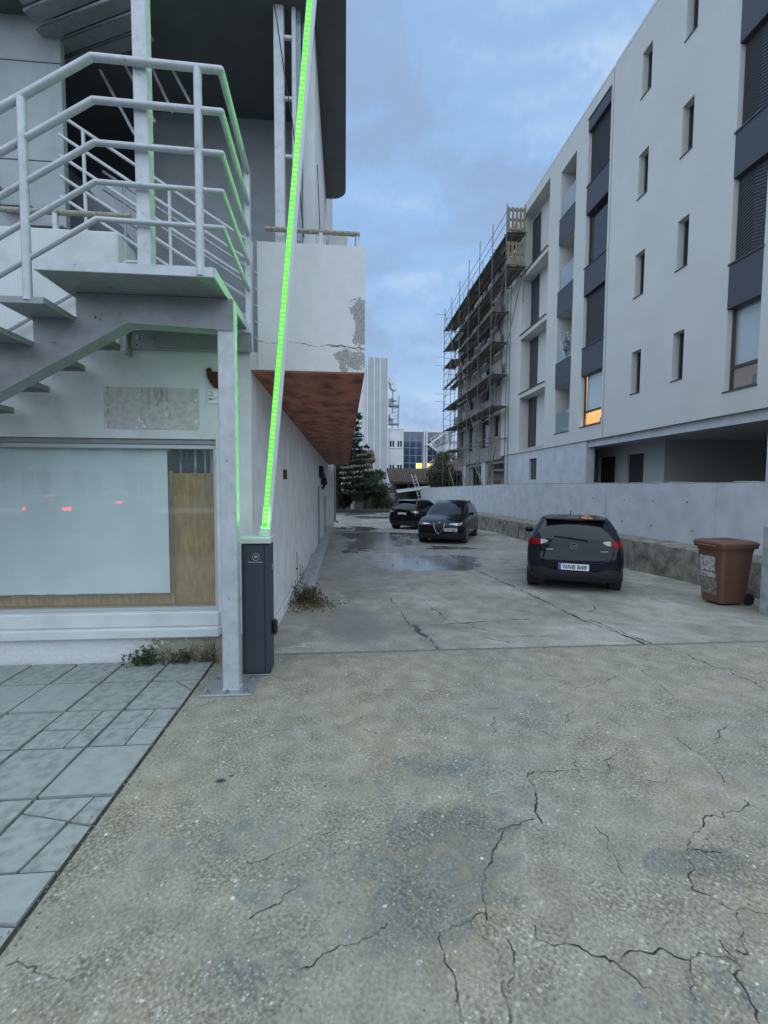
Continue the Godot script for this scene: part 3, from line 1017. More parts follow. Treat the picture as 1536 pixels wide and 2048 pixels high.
# ---------------------------------------------------------------- white shop building on the left
func build_shop() -> void:
	var b := thing("shop_building", "white plastered shop with wide display window and red soffit", "building", Vector3(-4.0, 0, -12))
	var Z := FACADE_Z
	var mb := MB.new()
	# front wall round the window
	mb.span(Vector3(-1.222, 0.24, Z), Vector3(SIDE_X, 2.78, Z - 0.25))
	mb.span(Vector3(-12, 2.125, Z), Vector3(-1.222, 2.78, Z - 0.25))
	mb.span(Vector3(-12, 0.24, Z - 0.2), Vector3(-1.222, 0.34, Z - 0.25))
	mb.span(Vector3(-12, 2.78, Z), Vector3(SIDE_X, 2.95, Z - 1.6))
	wpart("front_wall", mb, M.white_wall, b)
	mb = MB.new()
	var u := func(x: float) -> float: return (x + 5.2) / 4.3
	mb.quv(Vector3(-5.2, -0.3, Z - 0.004), Vector3(SIDE_X, -0.3, Z - 0.004), Vector3(SIDE_X, 0.24, Z - 0.004), Vector3(-5.2, 0.24, Z - 0.004), Vector2(0, 1), Vector2(1, 1), Vector2(1, 0), Vector2(0, 0))
	mb.quad(Vector3(SIDE_X, -0.9, Z - 0.004), Vector3(SIDE_X, -0.9, Z - 0.3), Vector3(SIDE_X, 0.24, Z - 0.3), Vector3(SIDE_X, 0.24, Z - 0.004))
	wpart("plinth", mb, base_material(), b, "white painted plinth weathered to stone at its right end")
	mb = MB.new()
	mb.span(Vector3(-12, -0.3, Z - 0.01), Vector3(-5.2, 0.24, Z - 0.25))
	wpart("plinth", mb, M.white_wall, b)
	# side wall down the alley
	mb = MB.new()
	mb.span(Vector3(SIDE_X - 0.25, -1.2, Z - 0.25), Vector3(SIDE_X, 2.78, -24.2))
	wpart("side_wall", mb, M.side_wall, b)
	mb = MB.new()
	mb.span(Vector3(-12, -1.2, -24.2), Vector3(SIDE_X, 6.0, -24.6))
	mb.span(Vector3(SIDE_X - 0.3, -1.2, -24.6), Vector3(-0.62, 2.9, -25.4))
	wpart("rear_wall", mb, M.white_wall, b)
	# window sill of two steps
	mb = MB.new()
	mb.cspan(Vector3(-12, 0.335, Z + 0.03), Vector3(-1.21, 0.475, Z - 0.2), 0.012)
	mb.cspan(Vector3(-12, 0.237, Z + 0.075), Vector3(-1.20, 0.335, Z - 0.2), 0.014)
	var sill := wpart("window_sill", mb, M.white_wall, b)
	# lintel band
	mb = MB.new()
	mb.cspan(Vector3(-12, 2.075, Z - 0.03), Vector3(-1.222, 2.125, Z - 0.2), 0.006)
	wpart("lintel_band", mb, M.steel_dull, b)
	# shop window
	var win := MB.new()
	for e in [[Vector3(-12, 2.035, Z - 0.045), Vector3(-1.225, 2.075, Z - 0.10)], [Vector3(-12, 0.475, Z - 0.045), Vector3(-1.225, 0.505, Z - 0.10)], [Vector3(-1.262, 0.505, Z - 0.045), Vector3(-1.225, 2.035, Z - 0.10)], [Vector3(-6.0, 0.505, Z - 0.05), Vector3(-5.95, 2.035, Z - 0.10)]]:
		win.cspan(e[0], e[1], 0.005)
	var frame := wpart("window_frame", win, M.alu, b)
	mb = MB.new()
	mb.span(Vector3(-5.95, 0.5, Z - 0.070), Vector3(-1.257, 2.04, Z - 0.078))
	wpart("window_glass", mb, M.glass, frame)
	mb = MB.new()
	mb.span(Vector3(-11.9, 0.5, Z - 0.070), Vector3(-6.0, 2.04, Z - 0.078))
	wpart("window_glass", mb, M.glass, frame)
	# vertical blind hanging behind the glass
	var blind := MB.new()
	blind.span(Vector3(-5.9, 2.02, Z - 0.13), Vector3(-1.70, 2.06, Z - 0.16))
	var rail := wpart("blind_rail", blind, M.alu, b)
	for k in 43:
		var t := MB.new()
		var xr := -1.72 - k * 0.096
		var tilt := rng.randf_range(0.001, 0.0025)
		var lo := 0.628 + rng.randf_range(-0.003, 0.003)
		t.prism(PackedVector2Array([Vector2(xr, Z - 0.135), Vector2(xr - 0.05, Z - 0.135 + tilt * 0.35), Vector2(xr - 0.106, Z - 0.135 - tilt * 0.4), Vector2(xr - 0.106, Z - 0.138 - tilt * 0.4), Vector2(xr - 0.05, Z - 0.138 + tilt * 0.35), Vector2(xr, Z - 0.138)]), Vector3(0, lo, 0), Vector3.RIGHT, Vector3.BACK, Vector3(0, 2.022 - lo, 0))
		wpart("blind_slat", t, M.vane, rail)
	# boards closing the display
	mb = MB.new()
	mb.cspan(Vector3(-5.9, 0.47, Z - 0.22), Vector3(-1.23, 1.81, Z - 0.24), 0.003)
	wpart("display_board", mb, M.ply, b, "ochre plywood board behind the shop glass")
	mb = MB.new()
	mb.span(Vector3(-1.735, 0.47, Z - 0.195), Vector3(-1.70, 1.83, Z - 0.22))
	mb.span(Vector3(-5.9, 0.475, Z - 0.15), Vector3(-1.23, 0.50, Z - 0.22))
	wpart("board_batten", mb, M.ply, b)
	# dark room behind, with hanging strips and cables
	mb = MB.new()
	mb.span(Vector3(-12, 0.2, Z - 1.5), Vector3(-1.14, 2.95, Z - 1.55))
	mb.span(Vector3(-12, 0.2, Z - 0.25), Vector3(-1.14, 0.25, Z - 1.5))
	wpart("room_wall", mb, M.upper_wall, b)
	for x in [-1.66, -1.52, -1.42, -1.36, -1.30]:
		mb = MB.new()
		mb.span(Vector3(x, 1.78, Z - 0.30), Vector3(x + rng.randf_range(0.012, 0.03), 2.06, Z - 0.31))
		wpart("hanging_strip", mb, M.sheet_metal, b)
	mb = MB.new()
	mb.ball(Vector3(-1.57, 1.94, Z - 0.36), 0.1, 12, Vector3(0.8, 1.0, 0.5))
	mb.tube([Vector3(-1.68, 2.05, Z - 0.27), Vector3(-1.6, 1.85, Z - 0.26), Vector3(-1.5, 1.83, Z - 0.26), Vector3(-1.42, 2.0, Z - 0.27)], 0.004, 6)
	wpart("stored_bundle", mb, M.black, b)
	# balcony parapets and balcony box
	mb = MB.new()
	mb.cspan(Vector3(-12, 2.95, Z), Vector3(-2.06, 3.985, Z - 0.14), 0.012)
	mb.cspan(Vector3(-2.20, 2.95, Z - 0.141), Vector3(-2.06, 3.98, Z - 0.9), 0.012)
	wpart("balcony_parapet", mb, M.white_wall, b)
	mb = MB.new()
	mb.span(Vector3(-0.82, 2.95, Z - 0.01), Vector3(0.19, 3.965, Z - 0.14))
	mb.span(Vector3(SIDE_X, 2.786, Z - 0.01), Vector3(0.19, 2.95, Z - 1.6))
	mb.span(Vector3(0.05, 2.95, Z - 0.14), Vector3(0.19, 3.965, -24.2))
	mb.span(Vector3(SIDE_X, 2.80, Z - 1.6), Vector3(0.19, 2.95, -24.2))
	wpart("balcony_box", mb, M.white_wall, b)
	mb = MB.new()
	mb.quv(Vector3(-0.82, 2.786, Z - 0.004), Vector3(0.19, 2.786, Z - 0.004), Vector3(0.19, 3.965, Z - 0.004), Vector3(-0.82, 3.965, Z - 0.004), Vector2(0, 1), Vector2(1, 1), Vector2(1, 0), Vector2(0, 0))
	wpart("balcony_front", mb, flaked_material(), b, "balcony front with cracked and flaked white paint")
	mb = MB.new()
	mb.span(Vector3(SIDE_X + 0.002, 2.772, Z - 0.012), Vector3(0.186, 2.786, -24.15))
	wpart("soffit", mb, M.red_paint, b, "brick red painted soffit under the balcony")
	# upper floor: panelled wall, back wall of the terrace, dark slab above
	for e in [[2.9, 4.862], [4.872, 5.784], [5.794, 9.5]]:
		mb = MB.new()
		mb.cspan(Vector3(-12, e[0], -4.9), Vector3(-2.765, e[1], -4.97), 0.004)
		wpart("wall_panel", mb, M.upper_wall, b)
	mb = MB.new()
	# open stairwell behind the second flight
	mb.span(Vector3(-2.45, 2.95, -5.95), Vector3(-0.42, 6.2, -6.2))
	mb.span(Vector3(-12, 2.95, -5.95), Vector3(-3.9, 6.2, -6.2))
	mb.span(Vector3(-2.6, 2.95, -6.2), Vector3(-2.45, 6.2, -9.4))
	mb.span(Vector3(-4.05, 2.95, -6.2), Vector3(-3.9, 6.2, -9.4))
	mb.span(Vector3(-4.05, 2.95, -9.4), Vector3(-2.45, 6.2, -9.6))
	mb.span(Vector3(-12, 6.7, -5.95), Vector3(-0.42, 9.5, -6.2))
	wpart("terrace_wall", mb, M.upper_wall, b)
	for e in [[-4.72, -5.35], [-5.36, -6.2], [-6.21, -7.3], [-7.31, -9.0], [-9.01, -11.2]]:
		mb = MB.new()
		mb.cspan(Vector3(-0.42, 2.95, e[0]), Vector3(-0.30, 9.5, e[1]), 0.006)
		wpart("side_panel", mb, M.side_wall, b)
	mb = MB.new()
	mb.span(Vector3(-12, 2.95, -11.2), Vector3(-0.31, 9.5, -11.4))
	wpart("end_wall", mb, M.upper_wall, b)
	var sl := PackedVector2Array([Vector2(-12, -4.44), Vector2(0.01, -4.44), Vector2(0.01, -7.15)])
	for k in 7:
		var t := PI * 0.5 * k / 6.0
		sl.append(Vector2(0.01 - 0.22 + 0.22 * cos(t), -7.2 - 0.22 * sin(t)))
	sl.append(Vector2(-12, -7.42))
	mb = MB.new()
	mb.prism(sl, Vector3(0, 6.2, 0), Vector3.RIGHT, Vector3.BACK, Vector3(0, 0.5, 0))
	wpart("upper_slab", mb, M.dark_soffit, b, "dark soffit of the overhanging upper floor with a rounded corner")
	mb = MB.new()
	mb.span(Vector3(-12, 6.7, -4.5), Vector3(-0.2, 10.0, -4.75))
	wpart("upper_front", mb, M.upper_wall, b)
	# mullions with rungs at the glazed corner of the terrace
	mb = MB.new()
	mb.cspan(Vector3(-0.672, 2.95, -4.56), Vector3(-0.578, 6.2, -4.65), 0.006)
	wpart("mullion", mb, M.white_steel, b)
	mb = MB.new()
	mb.cspan(Vector3(-0.505, 2.95, -4.57), Vector3(-0.465, 6.2, -4.62), 0.006)
	wpart("mullion", mb, M.white_steel, b)
	for y in [4.85, 5.38, 5.93]:
		mb = MB.new()
		mb.cspan(Vector3(-0.578, y - 0.016, -4.575), Vector3(-0.505, y + 0.016, -4.61), 0.005)
		wpart("rung", mb, M.white_steel, b)
	mb = MB.new()
	mb.span(Vector3(-0.465, 2.95, -4.59), Vector3(-0.42, 6.2, -4.60))
	wpart("pane", mb, M.balustrade, b)
	# rails on the parapets, pitted by rust
	mb = MB.new()
	mb.cyl(Vector3(-12, 4.165, Z - 0.06), Vector3(-1.965, 4.155, Z - 0.06), 0.024, 0.024, 12)
	var pr := wpart("parapet_rail", mb, M.old_rail, b, "pitted cream pipe rail above the left parapet")
	for x in [-2.62, -4.0, -6.0]:
		mb = MB.new()
		mb.cspan(Vector3(x - 0.02, 3.985, Z - 0.04), Vector3(x + 0.02, 4.15, Z - 0.08), 0.003)
		wpart("rail_stub", mb, M.white_steel, pr)
	mb = MB.new()
	mb.cyl(Vector3(-0.75, 4.11, Z - 0.06), Vector3(0.14, 4.105, Z - 0.06), 0.022, 0.022, 12)
	mb.cyl(Vector3(0.12, 4.105, Z - 0.06), Vector3(0.12, 4.10, -9.0), 0.022, 0.022, 12)
	pr = wpart("parapet_rail", mb, M.old_rail, b, "pitted cream pipe rail above the balcony box")
	for q in [[-0.23, Z - 0.06], [0.12, Z - 0.07], [0.12, -6.0], [0.12, -7.6]]:
		mb = MB.new()
		mb.cspan(Vector3(q[0] - 0.018, 3.965, q[1] + 0.018), Vector3(q[0] + 0.018, 4.10, q[1] - 0.018), 0.003)
		wpart("rail_stub", mb, M.white_steel, pr)
	mb = MB.new()
	mb.cspan(Vector3(-0.28, 3.0, -7.5), Vector3(0.04, 5.75, -8.6), 0.02)
	wpart("lift_box", mb, M.white_wall, b)
	# cables on the terrace
	mb = MB.new()
	mb.tube([Vector3(-0.66, 6.2, -4.5), Vector3(-0.56, 5.5, -4.52), Vector3(-0.50, 5.15, -4.53), Vector3(-0.44, 4.6, -4.55), Vector3(-0.40, 4.1, -4.58)], 0.006, 6)
	wpart("cable", mb, M.black, b)
	mb = MB.new()
	mb.tube([Vector3(-0.285, 5.0, -4.9), Vector3(-0.26, 4.4, -4.8), Vector3(-0.24, 4.0, -4.7), Vector3(-0.20, 4.0, -4.66)], 0.005, 6)
	wpart("cable", mb, M.black, b)
	# things fixed on the side wall
	mb = MB.new()
	mb.cspan(Vector3(SIDE_X, 1.78, -6.62), Vector3(SIDE_X + 0.012, 1.92, -6.98), 0.003)
	wpart("vent_plate", mb, M.rust, b, "small rusty brown plate on the side wall")
	for e in [[-15.0, 1.66], [-19.6, 1.2]]:
		mb = MB.new()
		mb.cyl(Vector3(SIDE_X + 0.03, ground_y(e[0]), e[0]), Vector3(SIDE_X + 0.03, e[1], e[0]), 0.025, 0.025, 8)
		wpart("conduit", mb, M.steel_dull, b)
	mb = MB.new()
	mb.cyl(Vector3(-0.55, -0.3, -24.9), Vector3(-0.55, 2.77, -24.9), 0.06, 0.06, 10)
	mb.cyl(Vector3(-0.55, -0.28, -24.9), Vector3(-0.35, -0.34, -24.9), 0.06, 0.06, 10)
	wpart("downpipe", mb, M.steel_dull, b)
	mb = MB.new()
	mb.cyl(Vector3(SIDE_X + 0.02, 0.02, -5.0), Vector3(SIDE_X + 0.02, -0.16, -13.0), 0.018, 0.018, 8)
	wpart("base_pipe", mb, M.frame_white, b)
	mb = MB.new()
	mb.cspan(Vector3(SIDE_X, 1.95, -15.6), Vector3(SIDE_X + 0.14, 2.35, -16.6), 0.02)
	mb.cspan(Vector3(SIDE_X, 1.7, -17.0), Vector3(SIDE_X + 0.12, 2.1, -17.8), 0.02)
	for k in 7:
		mb.tube([Vector3(SIDE_X + 0.1, 2.0 + rng.randf() * 0.3, -15.4 - k * 0.3), Vector3(SIDE_X + 0.2, 1.75 + rng.randf() * 0.2, -16.0 - k * 0.3), Vector3(SIDE_X + 0.06, 1.5 + rng.randf() * 0.3, -16.4 - k * 0.3)], 0.016, 6)
	wpart("meter_boxes", mb, M.black, b, "dark boxes and tangled cables high on the side wall")
	mb = MB.new()
	mb.cspan(Vector3(SIDE_X, -1.0, -7.9), Vector3(-0.56, -0.10, -12.0), 0.03)
	mb.cspan(Vector3(SIDE_X, -1.0, -12.0), Vector3(-0.60, -0.26, -17.0), 0.03)
	mb.cspan(Vector3(SIDE_X, -1.0, -17.0), Vector3(-0.62, -0.38, -24.0), 0.03)
	wpart("wall_kerb", mb, M.block_concrete, b)
	# stained patch where a sign hung
	mb = MB.new()
	mb.quv(Vector3(-2.22, 2.21, Z + 0.004), Vector3(-1.37, 2.21, Z + 0.004), Vector3(-1.37, 2.595, Z + 0.004), Vector3(-2.22, 2.595, Z + 0.004), Vector2(0, 1), Vector2(1, 1), Vector2(1, 0), Vector2(0, 0))
	wpart("stained_patch", mb, ghost_material(), b, "stained rectangle of bare render where a sign once hung")
	mb = MB.new()
	mb.prism(PackedVector2Array([Vector2(-1.29, 2.78), Vector2(-1.25, 2.785), Vector2(-1.245, 2.755), Vector2(-1.13, 2.745), Vector2(-1.12, 2.64), Vector2(-1.17, 2.595), Vector2(-1.23, 2.61), Vector2(-1.265, 2.66), Vector2(-1.285, 2.71)]), Vector3(0, 0, Z + 0.001), Vector3.RIGHT, Vector3.UP, Vector3(0, 0, 0.02))
	wpart("rusted_bracket", mb, M.rust, b)
	var s := thing("number_plate", "small white handwritten number plate on the wall behind the stair post", "sign", Vector3(-1.20, 2.457, Z))
	mb = MB.new()
	mb.cspan(Vector3(-0.088, 0, 0.001), Vector3(0.09, 0.125, 0.013), 0.002)
	part("plate", mb, M.plate_white, s)
	mb = MB.new()
	for q in [[Vector2(-0.075, 0.108), Vector2(-0.04, 0.108)], [Vector2(-0.075, 0.074), Vector2(-0.045, 0.074)], [Vector2(-0.04, 0.108), Vector2(-0.038, 0.07)], [Vector2(-0.072, 0.05), Vector2(-0.056, 0.05)], [Vector2(-0.056, 0.05), Vector2(-0.056, 0.034)], [Vector2(-0.056, 0.034), Vector2(-0.07, 0.034)], [Vector2(-0.07, 0.034), Vector2(-0.072, 0.05)], [Vector2(-0.056, 0.038), Vector2(-0.012, 0.048)], [Vector2(0.006, 0.062), Vector2(0.012, 0.05)]]:
		mb.bar(Vector3(q[0].x, q[0].y, 0.0145), Vector3(q[1].x, q[1].y, 0.0145), 0.006, 0.003)
	part("handwriting", mb, M.ink, s)

# ---------------------------------------------------------------- steel stair
func build_stair() -> void:
	var t := thing("steel_staircase", "grey painted steel outside staircase with pipe railings and landing", "staircase", Vector3(-1.4, 0, -3.9))
	var zs := -3.75
	var mb := MB.new()
	# post under the landing and its foot plate
	mb.cspan(Vector3(-0.998, 0.016, zs + 0.055), Vector3(-0.868, 3.14, zs - 0.055), 0.008)
	var post := wpart("post", mb, M.steel, t)
	mb = MB.new()
	for k in 26:
		var e := k * 0.005
		mb.ball(Vector3(-0.998 + e, 0.018, zs + 0.057 + rng.randf_range(-0.001, 0.001)), rng.randf_range(0.005, 0.008), 6)
	for k in 22:
		mb.ball(Vector3(-0.866, 0.018, zs + 0.055 - k * 0.005), rng.randf_range(0.005, 0.007), 6)
	for k in 26:
		mb.ball(Vector3(-0.998 + k * 0.005, 2.903, zs + 0.062), rng.randf_range(0.004, 0.007), 6)
	wpart("weld_bead", mb, M.steel, post).set_meta("kind", "stuff")
	mb = MB.new()
	mb.cspan(Vector3(-1.16, 0.001, -3.605), Vector3(-0.75, 0.016, -3.955), 0.003)
	var foot := wpart("foot_plate", mb, M.galv, t)
	for q in [[-1.10, -3.65], [-0.95, -3.645], [-0.80, -3.65], [-1.10, -3.91], [-0.80, -3.91]]:
		mb = MB.new()
		mb.cyl(Vector3(q[0], 0.016, q[1]), Vector3(q[0], 0.028, q[1]), 0.019, 0.019, 6)
		mb.cyl(Vector3(q[0], 0.028, q[1]), Vector3(q[0], 0.044, q[1]), 0.009, 0.009, 8)
		wpart("bolt", mb, M.bolt, foot)
	# saw-tooth spine beam
	var prof := PackedVector2Array([Vector2(-0.87, 3.14), Vector2(-2.03, 3.14)])
	var x := -2.03
	var y := 3.14
	for k in 15:
		y -= 0.195
		prof.append(Vector2(x, y))
		x -= 0.31
		prof.append(Vector2(x, y))
	prof.append(Vector2(x, y - 0.05))
	prof.append(Vector2(x + 0.3, y - 0.05))
	prof.append(Vector2(-1.66, 2.93))
	prof.append(Vector2(-0.999, 2.905))
	prof.append(Vector2(-0.87, 2.905))
	mb = MB.new()
	mb.prism(prof, Vector3(0, 0, zs - 0.07), Vector3.RIGHT, Vector3.UP, Vector3(0, 0, 0.14))
	wpart("spine_beam", mb, M.steel_dull, t)
	# landing: plate with an edge lip
	mb = MB.new()
	mb.cspan(Vector3(-2.09, 3.145, -3.33), Vector3(-0.92, 3.165, -4.40), 0.003)
	var landing := wpart("landing", mb, M.steel_dull, t)
	for e in [[Vector3(-2.095, 3.14, -3.32), Vector3(-0.915, 3.21, -3.332)], [Vector3(-0.92, 3.14, -3.332), Vector3(-0.905, 3.21, -4.40)], [Vector3(-2.095, 3.14, -3.332), Vector3(-2.08, 3.21, -4.16)]]:
		mb = MB.new()
		mb.cspan(e[0], e[1], 0.003)
		wpart("edge_lip", mb, M.steel, landing)
	mb = MB.new()
	mb.cspan(Vector3(-1.955, 2.93, -4.36), Vector3(-0.885, 3.10, -4.415), 0.004)
	mb.cspan(Vector3(-1.975, 2.86, -4.32), Vector3(-1.955, 3.13, -4.415), 0.004)
	var edge := wpart("wall_channel", mb, M.steel_dull, t)
	for bx in [-1.88, -1.74]:
		mb = MB.new()
		mb.cyl(Vector3(bx, 3.03, -4.345), Vector3(bx, 3.03, -4.362), 0.018, 0.018, 6)
		wpart("bolt", mb, M.bolt, edge)
	# treads cantilevered both sides of the spine
	x = -2.03
	y = 3.14
	for k in 15:
		y -= 0.195
		mb = MB.new()
		mb.cspan(Vector3(x - 0.36, y + 0.001, zs + 0.42), Vector3(x - 0.01, y + 0.021, zs - 0.62), 0.003)
		mb.cspan(Vector3(x - 0.36, y - 0.035, zs - 0.62), Vector3(x - 0.01, y + 0.012, zs - 0.632), 0.003)
		mb.cspan(Vector3(x - 0.36, y - 0.03, zs + 0.42), Vector3(x - 0.01, y + 0.012, zs + 0.432), 0.003)
		mb.cspan(Vector3(x - 0.022, y - 0.02, zs + 0.418), Vector3(x - 0.01, y + 0.001, zs - 0.618), 0.002)
		wpart("tread", mb, M.steel_dull, t)
		x -= 0.31
	# front railing
	var zr := -3.345
	for h in [[4.545, 0.026], [4.272, 0.023], [3.998, 0.020], [3.744, 0.018], [3.50, 0.018]]:
		var q := []
		q.append(Vector3(-6.3, h[0] - 0.63 * 4.61, zr))
		q.append(Vector3(-1.69, h[0] + 0.005, zr))
		q.append(Vector3(-0.85, h[0] - 0.012, zr))
		q.append(Vector3(-0.885, h[0] - 0.012, -4.36))
		mb = MB.new()
		mb.tube(q, h[1], 12)
		wpart("rail", mb, M.steel, t)
	for q in [[-1.005, 3.15, 4.53, 0.028], [-2.145, 2.94, 4.26, 0.028], [-3.35, 2.18, 3.50, 0.028], [-4.55, 1.43, 2.75, 0.028]]:
		mb = MB.new()
		mb.cyl(Vector3(q[0], q[1], zr + 0.012), Vector3(q[0], q[2], zr), q[3], q[3], 12)
		wpart("rail_post", mb, M.steel, t)
	mb = MB.new()
	mb.cspan(Vector3(-0.915, 3.10, -4.345), Vector3(-0.865, 4.56, -4.395), 0.004)
	wpart("rail_post", mb, M.white_steel, t)
	# rail on the wall side of the first flight
	for h in [3.84, 3.42]:
		mb = MB.new()
		mb.tube([Vector3(-4.9, h - 0.63 * 3.12, -4.36), Vector3(-1.95, h - 0.15, -4.36), Vector3(-1.80, h - 0.15, -4.36)], 0.02, 10)
		wpart("rail", mb, M.steel, t)
	mb = MB.new()
	mb.cyl(Vector3(-1.80, 3.165, -4.36), Vector3(-1.80, 3.72, -4.36), 0.024, 0.024, 10)
	wpart("rail_post", mb, M.white_steel, t)
	# tall column standing on the landing
	mb = MB.new()
	mb.cspan(Vector3(-1.445, 3.166, -3.375), Vector3(-1.352, 7.4, -3.47), 0.006)
	wpart("column", mb, M.white_steel, t)
	# second flight behind the parapet: stringers, treads, railings
	for z in [-4.75, -5.55]:
		for k in 5:
			mb = MB.new()
			var d := k * 0.19
			mb.cyl(Vector3(-0.93, 4.11 - d, z), Vector3(-2.72, 5.212 - d, z), 0.016, 0.016, 8)
			wpart("rail", mb, M.white_steel, t)
		for px in [[-0.93, 2.95, 4.11], [-1.715, 3.35, 4.60], [-2.5, 3.8, 5.08]]:
			mb = MB.new()
			mb.cyl(Vector3(px[0], px[1], z - 0.01), Vector3(px[0], px[2], z), 0.017, 0.017, 8)
			wpart("rail_post", mb, M.white_steel, t)
	mb = MB.new()
	mb.bar(Vector3(-0.95, 3.0, -5.15), Vector3(-3.6, 4.63, -5.15), 0.10, 0.22)
	wpart("upper_stringer", mb, M.steel_dull, t)
	for k in 9:
		mb = MB.new()
		var tx := -1.0 - k * 0.29
		mb.cspan(Vector3(tx - 0.30, 3.12 + k * 0.178, -4.78), Vector3(tx, 3.145 + k * 0.178, -5.52), 0.003)
		wpart("tread", mb, M.steel_dull, t)
	# balusters of the flight above, caught by the light
	for q in [[-2.597, 6.091, -2.257, 5.455], [-2.341, 6.162, -2.047, 5.599], [-2.082, 6.19, -1.862, 5.715], [-1.874, 6.19, -1.676, 5.832]]:
		mb = MB.new()
		mb.bar(Vector3(q[0], q[1], -5.3), Vector3(q[2], q[3], -5.3), 0.03, 0.03, 0.004)
		wpart("baluster", mb, M.white_steel, t)
	# boards under the flight above
	for k in 5:
		mb = MB.new()
		var o := Vector3(-2.30, 6.03, -4.30 - k * 0.165)
		mb.bar(o + Vector3(-0.62, 0, -0.25), o + Vector3(0.42, 0, 0.17), 0.115, 0.03)
		wpart("soffit_board", mb, M.steel_dull, t)

# ---------------------------------------------------------------- barrier
func build_barrier() -> void:
	var t := thing("barrier_gate", "dark grey car park barrier with raised white boom lit green", "barrier", Vector3(-0.78, 0, -4.09))
	var mb := MB.new()
	mb.cspan(Vector3(-0.125, 0.012, 0.10), Vector3(0.123, 1.185, -0.105), 0.012)
	var cab := part("cabinet", mb, M.cabinet, t)
	mb = MB.new()
	mb.cspan(Vector3(-0.092, 0.035, 0.100), Vector3(0.070, 1.165, 0.107), 0.003)
	part("front_panel", mb, M.cabinet_b, cab)
	mb = MB.new()
	mb.cspan(Vector3(0.080, 0.035, 0.100), Vector3(0.121, 1.165, 0.106), 0.003)
	part("front_panel", mb, M.cabinet_b, cab)
	mb = MB.new()
	mb.cspan(Vector3(-0.12, 0.001, 0.097), Vector3(0.118, 0.014, -0.10), 0.003)
	part("base_plate", mb, M.galv, t)
	mb = MB.new()
	mb.cspan(Vector3(-0.135, 1.185, 0.118), Vector3(0.132, 1.238, -0.125), 0.006)
	part("cap", mb, M.cap, t)
	# emblem: ring with a small mark, and a thin line of print
	mb = MB.new()
	for k in 28:
		var a := TAU * k / 28.0
		var b := TAU * (k + 1) / 28.0
		mb.bar(Vector3(cos(a) * 0.030 + 0.004, 1.068 + sin(a) * 0.030, 0.1085), Vector3(cos(b) * 0.030 + 0.004, 1.068 + sin(b) * 0.030, 0.1085), 0.008, 0.003)
	var logo := part("emblem", mb, M.silver_print, cab)
	mb = MB.new()
	mb.prism(PackedVector2Array([Vector2(-0.010, 1.062), Vector2(0.018, 1.062), Vector2(0.018, 1.072), Vector2(0.004, 1.083), Vector2(-0.010, 1.072)]), Vector3(0, 0, 0.107), Vector3.RIGHT, Vector3.UP, Vector3(0, 0, 0.002))
	part("emblem_mark", mb, M.steel, logo)
	mb = MB.new()
	for q in [[-0.058, -0.034, 0.006], [-0.030, -0.006, 0.004], [-0.002, 0.024, 0.005], [0.028, 0.062, 0.004]]:
		mb.span(Vector3(q[0], 1.020, 0.107), Vector3(q[1], 1.020 + q[2], 0.1085))
	part("print_line", mb, M.silver_print, cab)
	mb = MB.new()
	mb.cspan(Vector3(0.123, 0.935, 0.02), Vector3(0.129, 0.985, -0.02), 0.002)
	part("lock", mb, M.chrome, cab)
	mb = MB.new()
	mb.cspan(Vector3(0.123, 0.34, 0.02), Vector3(0.165, 0.47, -0.06), 0.015)
	part("photocell", mb, M.black, cab)
	# boom with its strip of LEDs
	var a0 := Vector3(0.066, 1.238, 0.0)
	var a1 := Vector3(0.495, 5.745, 0.04)
	var dir := (a1 - a0).normalized()
	a1 = a0 + dir * 5.6
	var side := dir.cross(Vector3.BACK).normalized()
	var fwd := side.cross(dir).normalized()
	var bs := Basis(side, dir, fwd)
	mb = MB.new()
	mb.cbox(a0 + dir * 2.8 + side * 0.006, Vector3(0.082, 5.6, 0.045), 0.012, bs)
	var boom := part("boom", mb, M.boom, t)
	mb = MB.new()
	mb.cbox(a0 + dir * 0.04, Vector3(0.10, 0.09, 0.07), 0.01, bs)
	part("boom_holder", mb, M.cap, t)
	mb = MB.new()
	mb.cbox(a0 + dir * 2.82 - side * 0.008 + fwd * 0.0235, Vector3(0.038, 5.5, 0.004), 0.001, bs)
	part("led_strip", mb, M.led_base, boom)
	var led := MB.new()
	led.cbox(Vector3.ZERO, Vector3(0.026, 0.024, 0.006), 0.004)
	var lm := led.mesh()
	for k in 138:
		var o := part_mesh("led_lamp", lm, M["led_%d" % (rng.randi() % 4)], boom)
		o.transform = Transform3D(bs, a0 + dir * (0.14 + k * 0.039) - side * 0.008 + fwd * 0.027)
	# the light of the strip: a long narrow source just in front of the lamps, facing the stair side
	var emit := (fwd * 0.75 - side * 0.66).normalized()
	var lx := dir.cross(-emit).normalized()
	var l := AreaLight3D.new()
	l.name = "led_light"
	l.light_color = Color(0.42, 1.0, 0.30)
	l.light_energy = 0.6
	l.area_size = Vector2(0.03, 5.4)
	l.shadow_enabled = true
	t.add_child(l, true)
	var near := OmniLight3D.new()
	near.name = "led_foot_light"
	near.light_color = Color(0.42, 1.0, 0.30)
	near.light_energy = 0.009
	near.light_size = 0.03
	near.omni_range = 3.0
	near.omni_attenuation = 2.0
	near.shadow_enabled = true
	t.add_child(near, true)
	near.position = a0 + dir * 0.17 - side * 0.01 + fwd * 0.07
	l.transform = Transform3D(Basis(lx, dir, -emit), a0 + dir * 2.85 - side * 0.03 + fwd * 0.036)

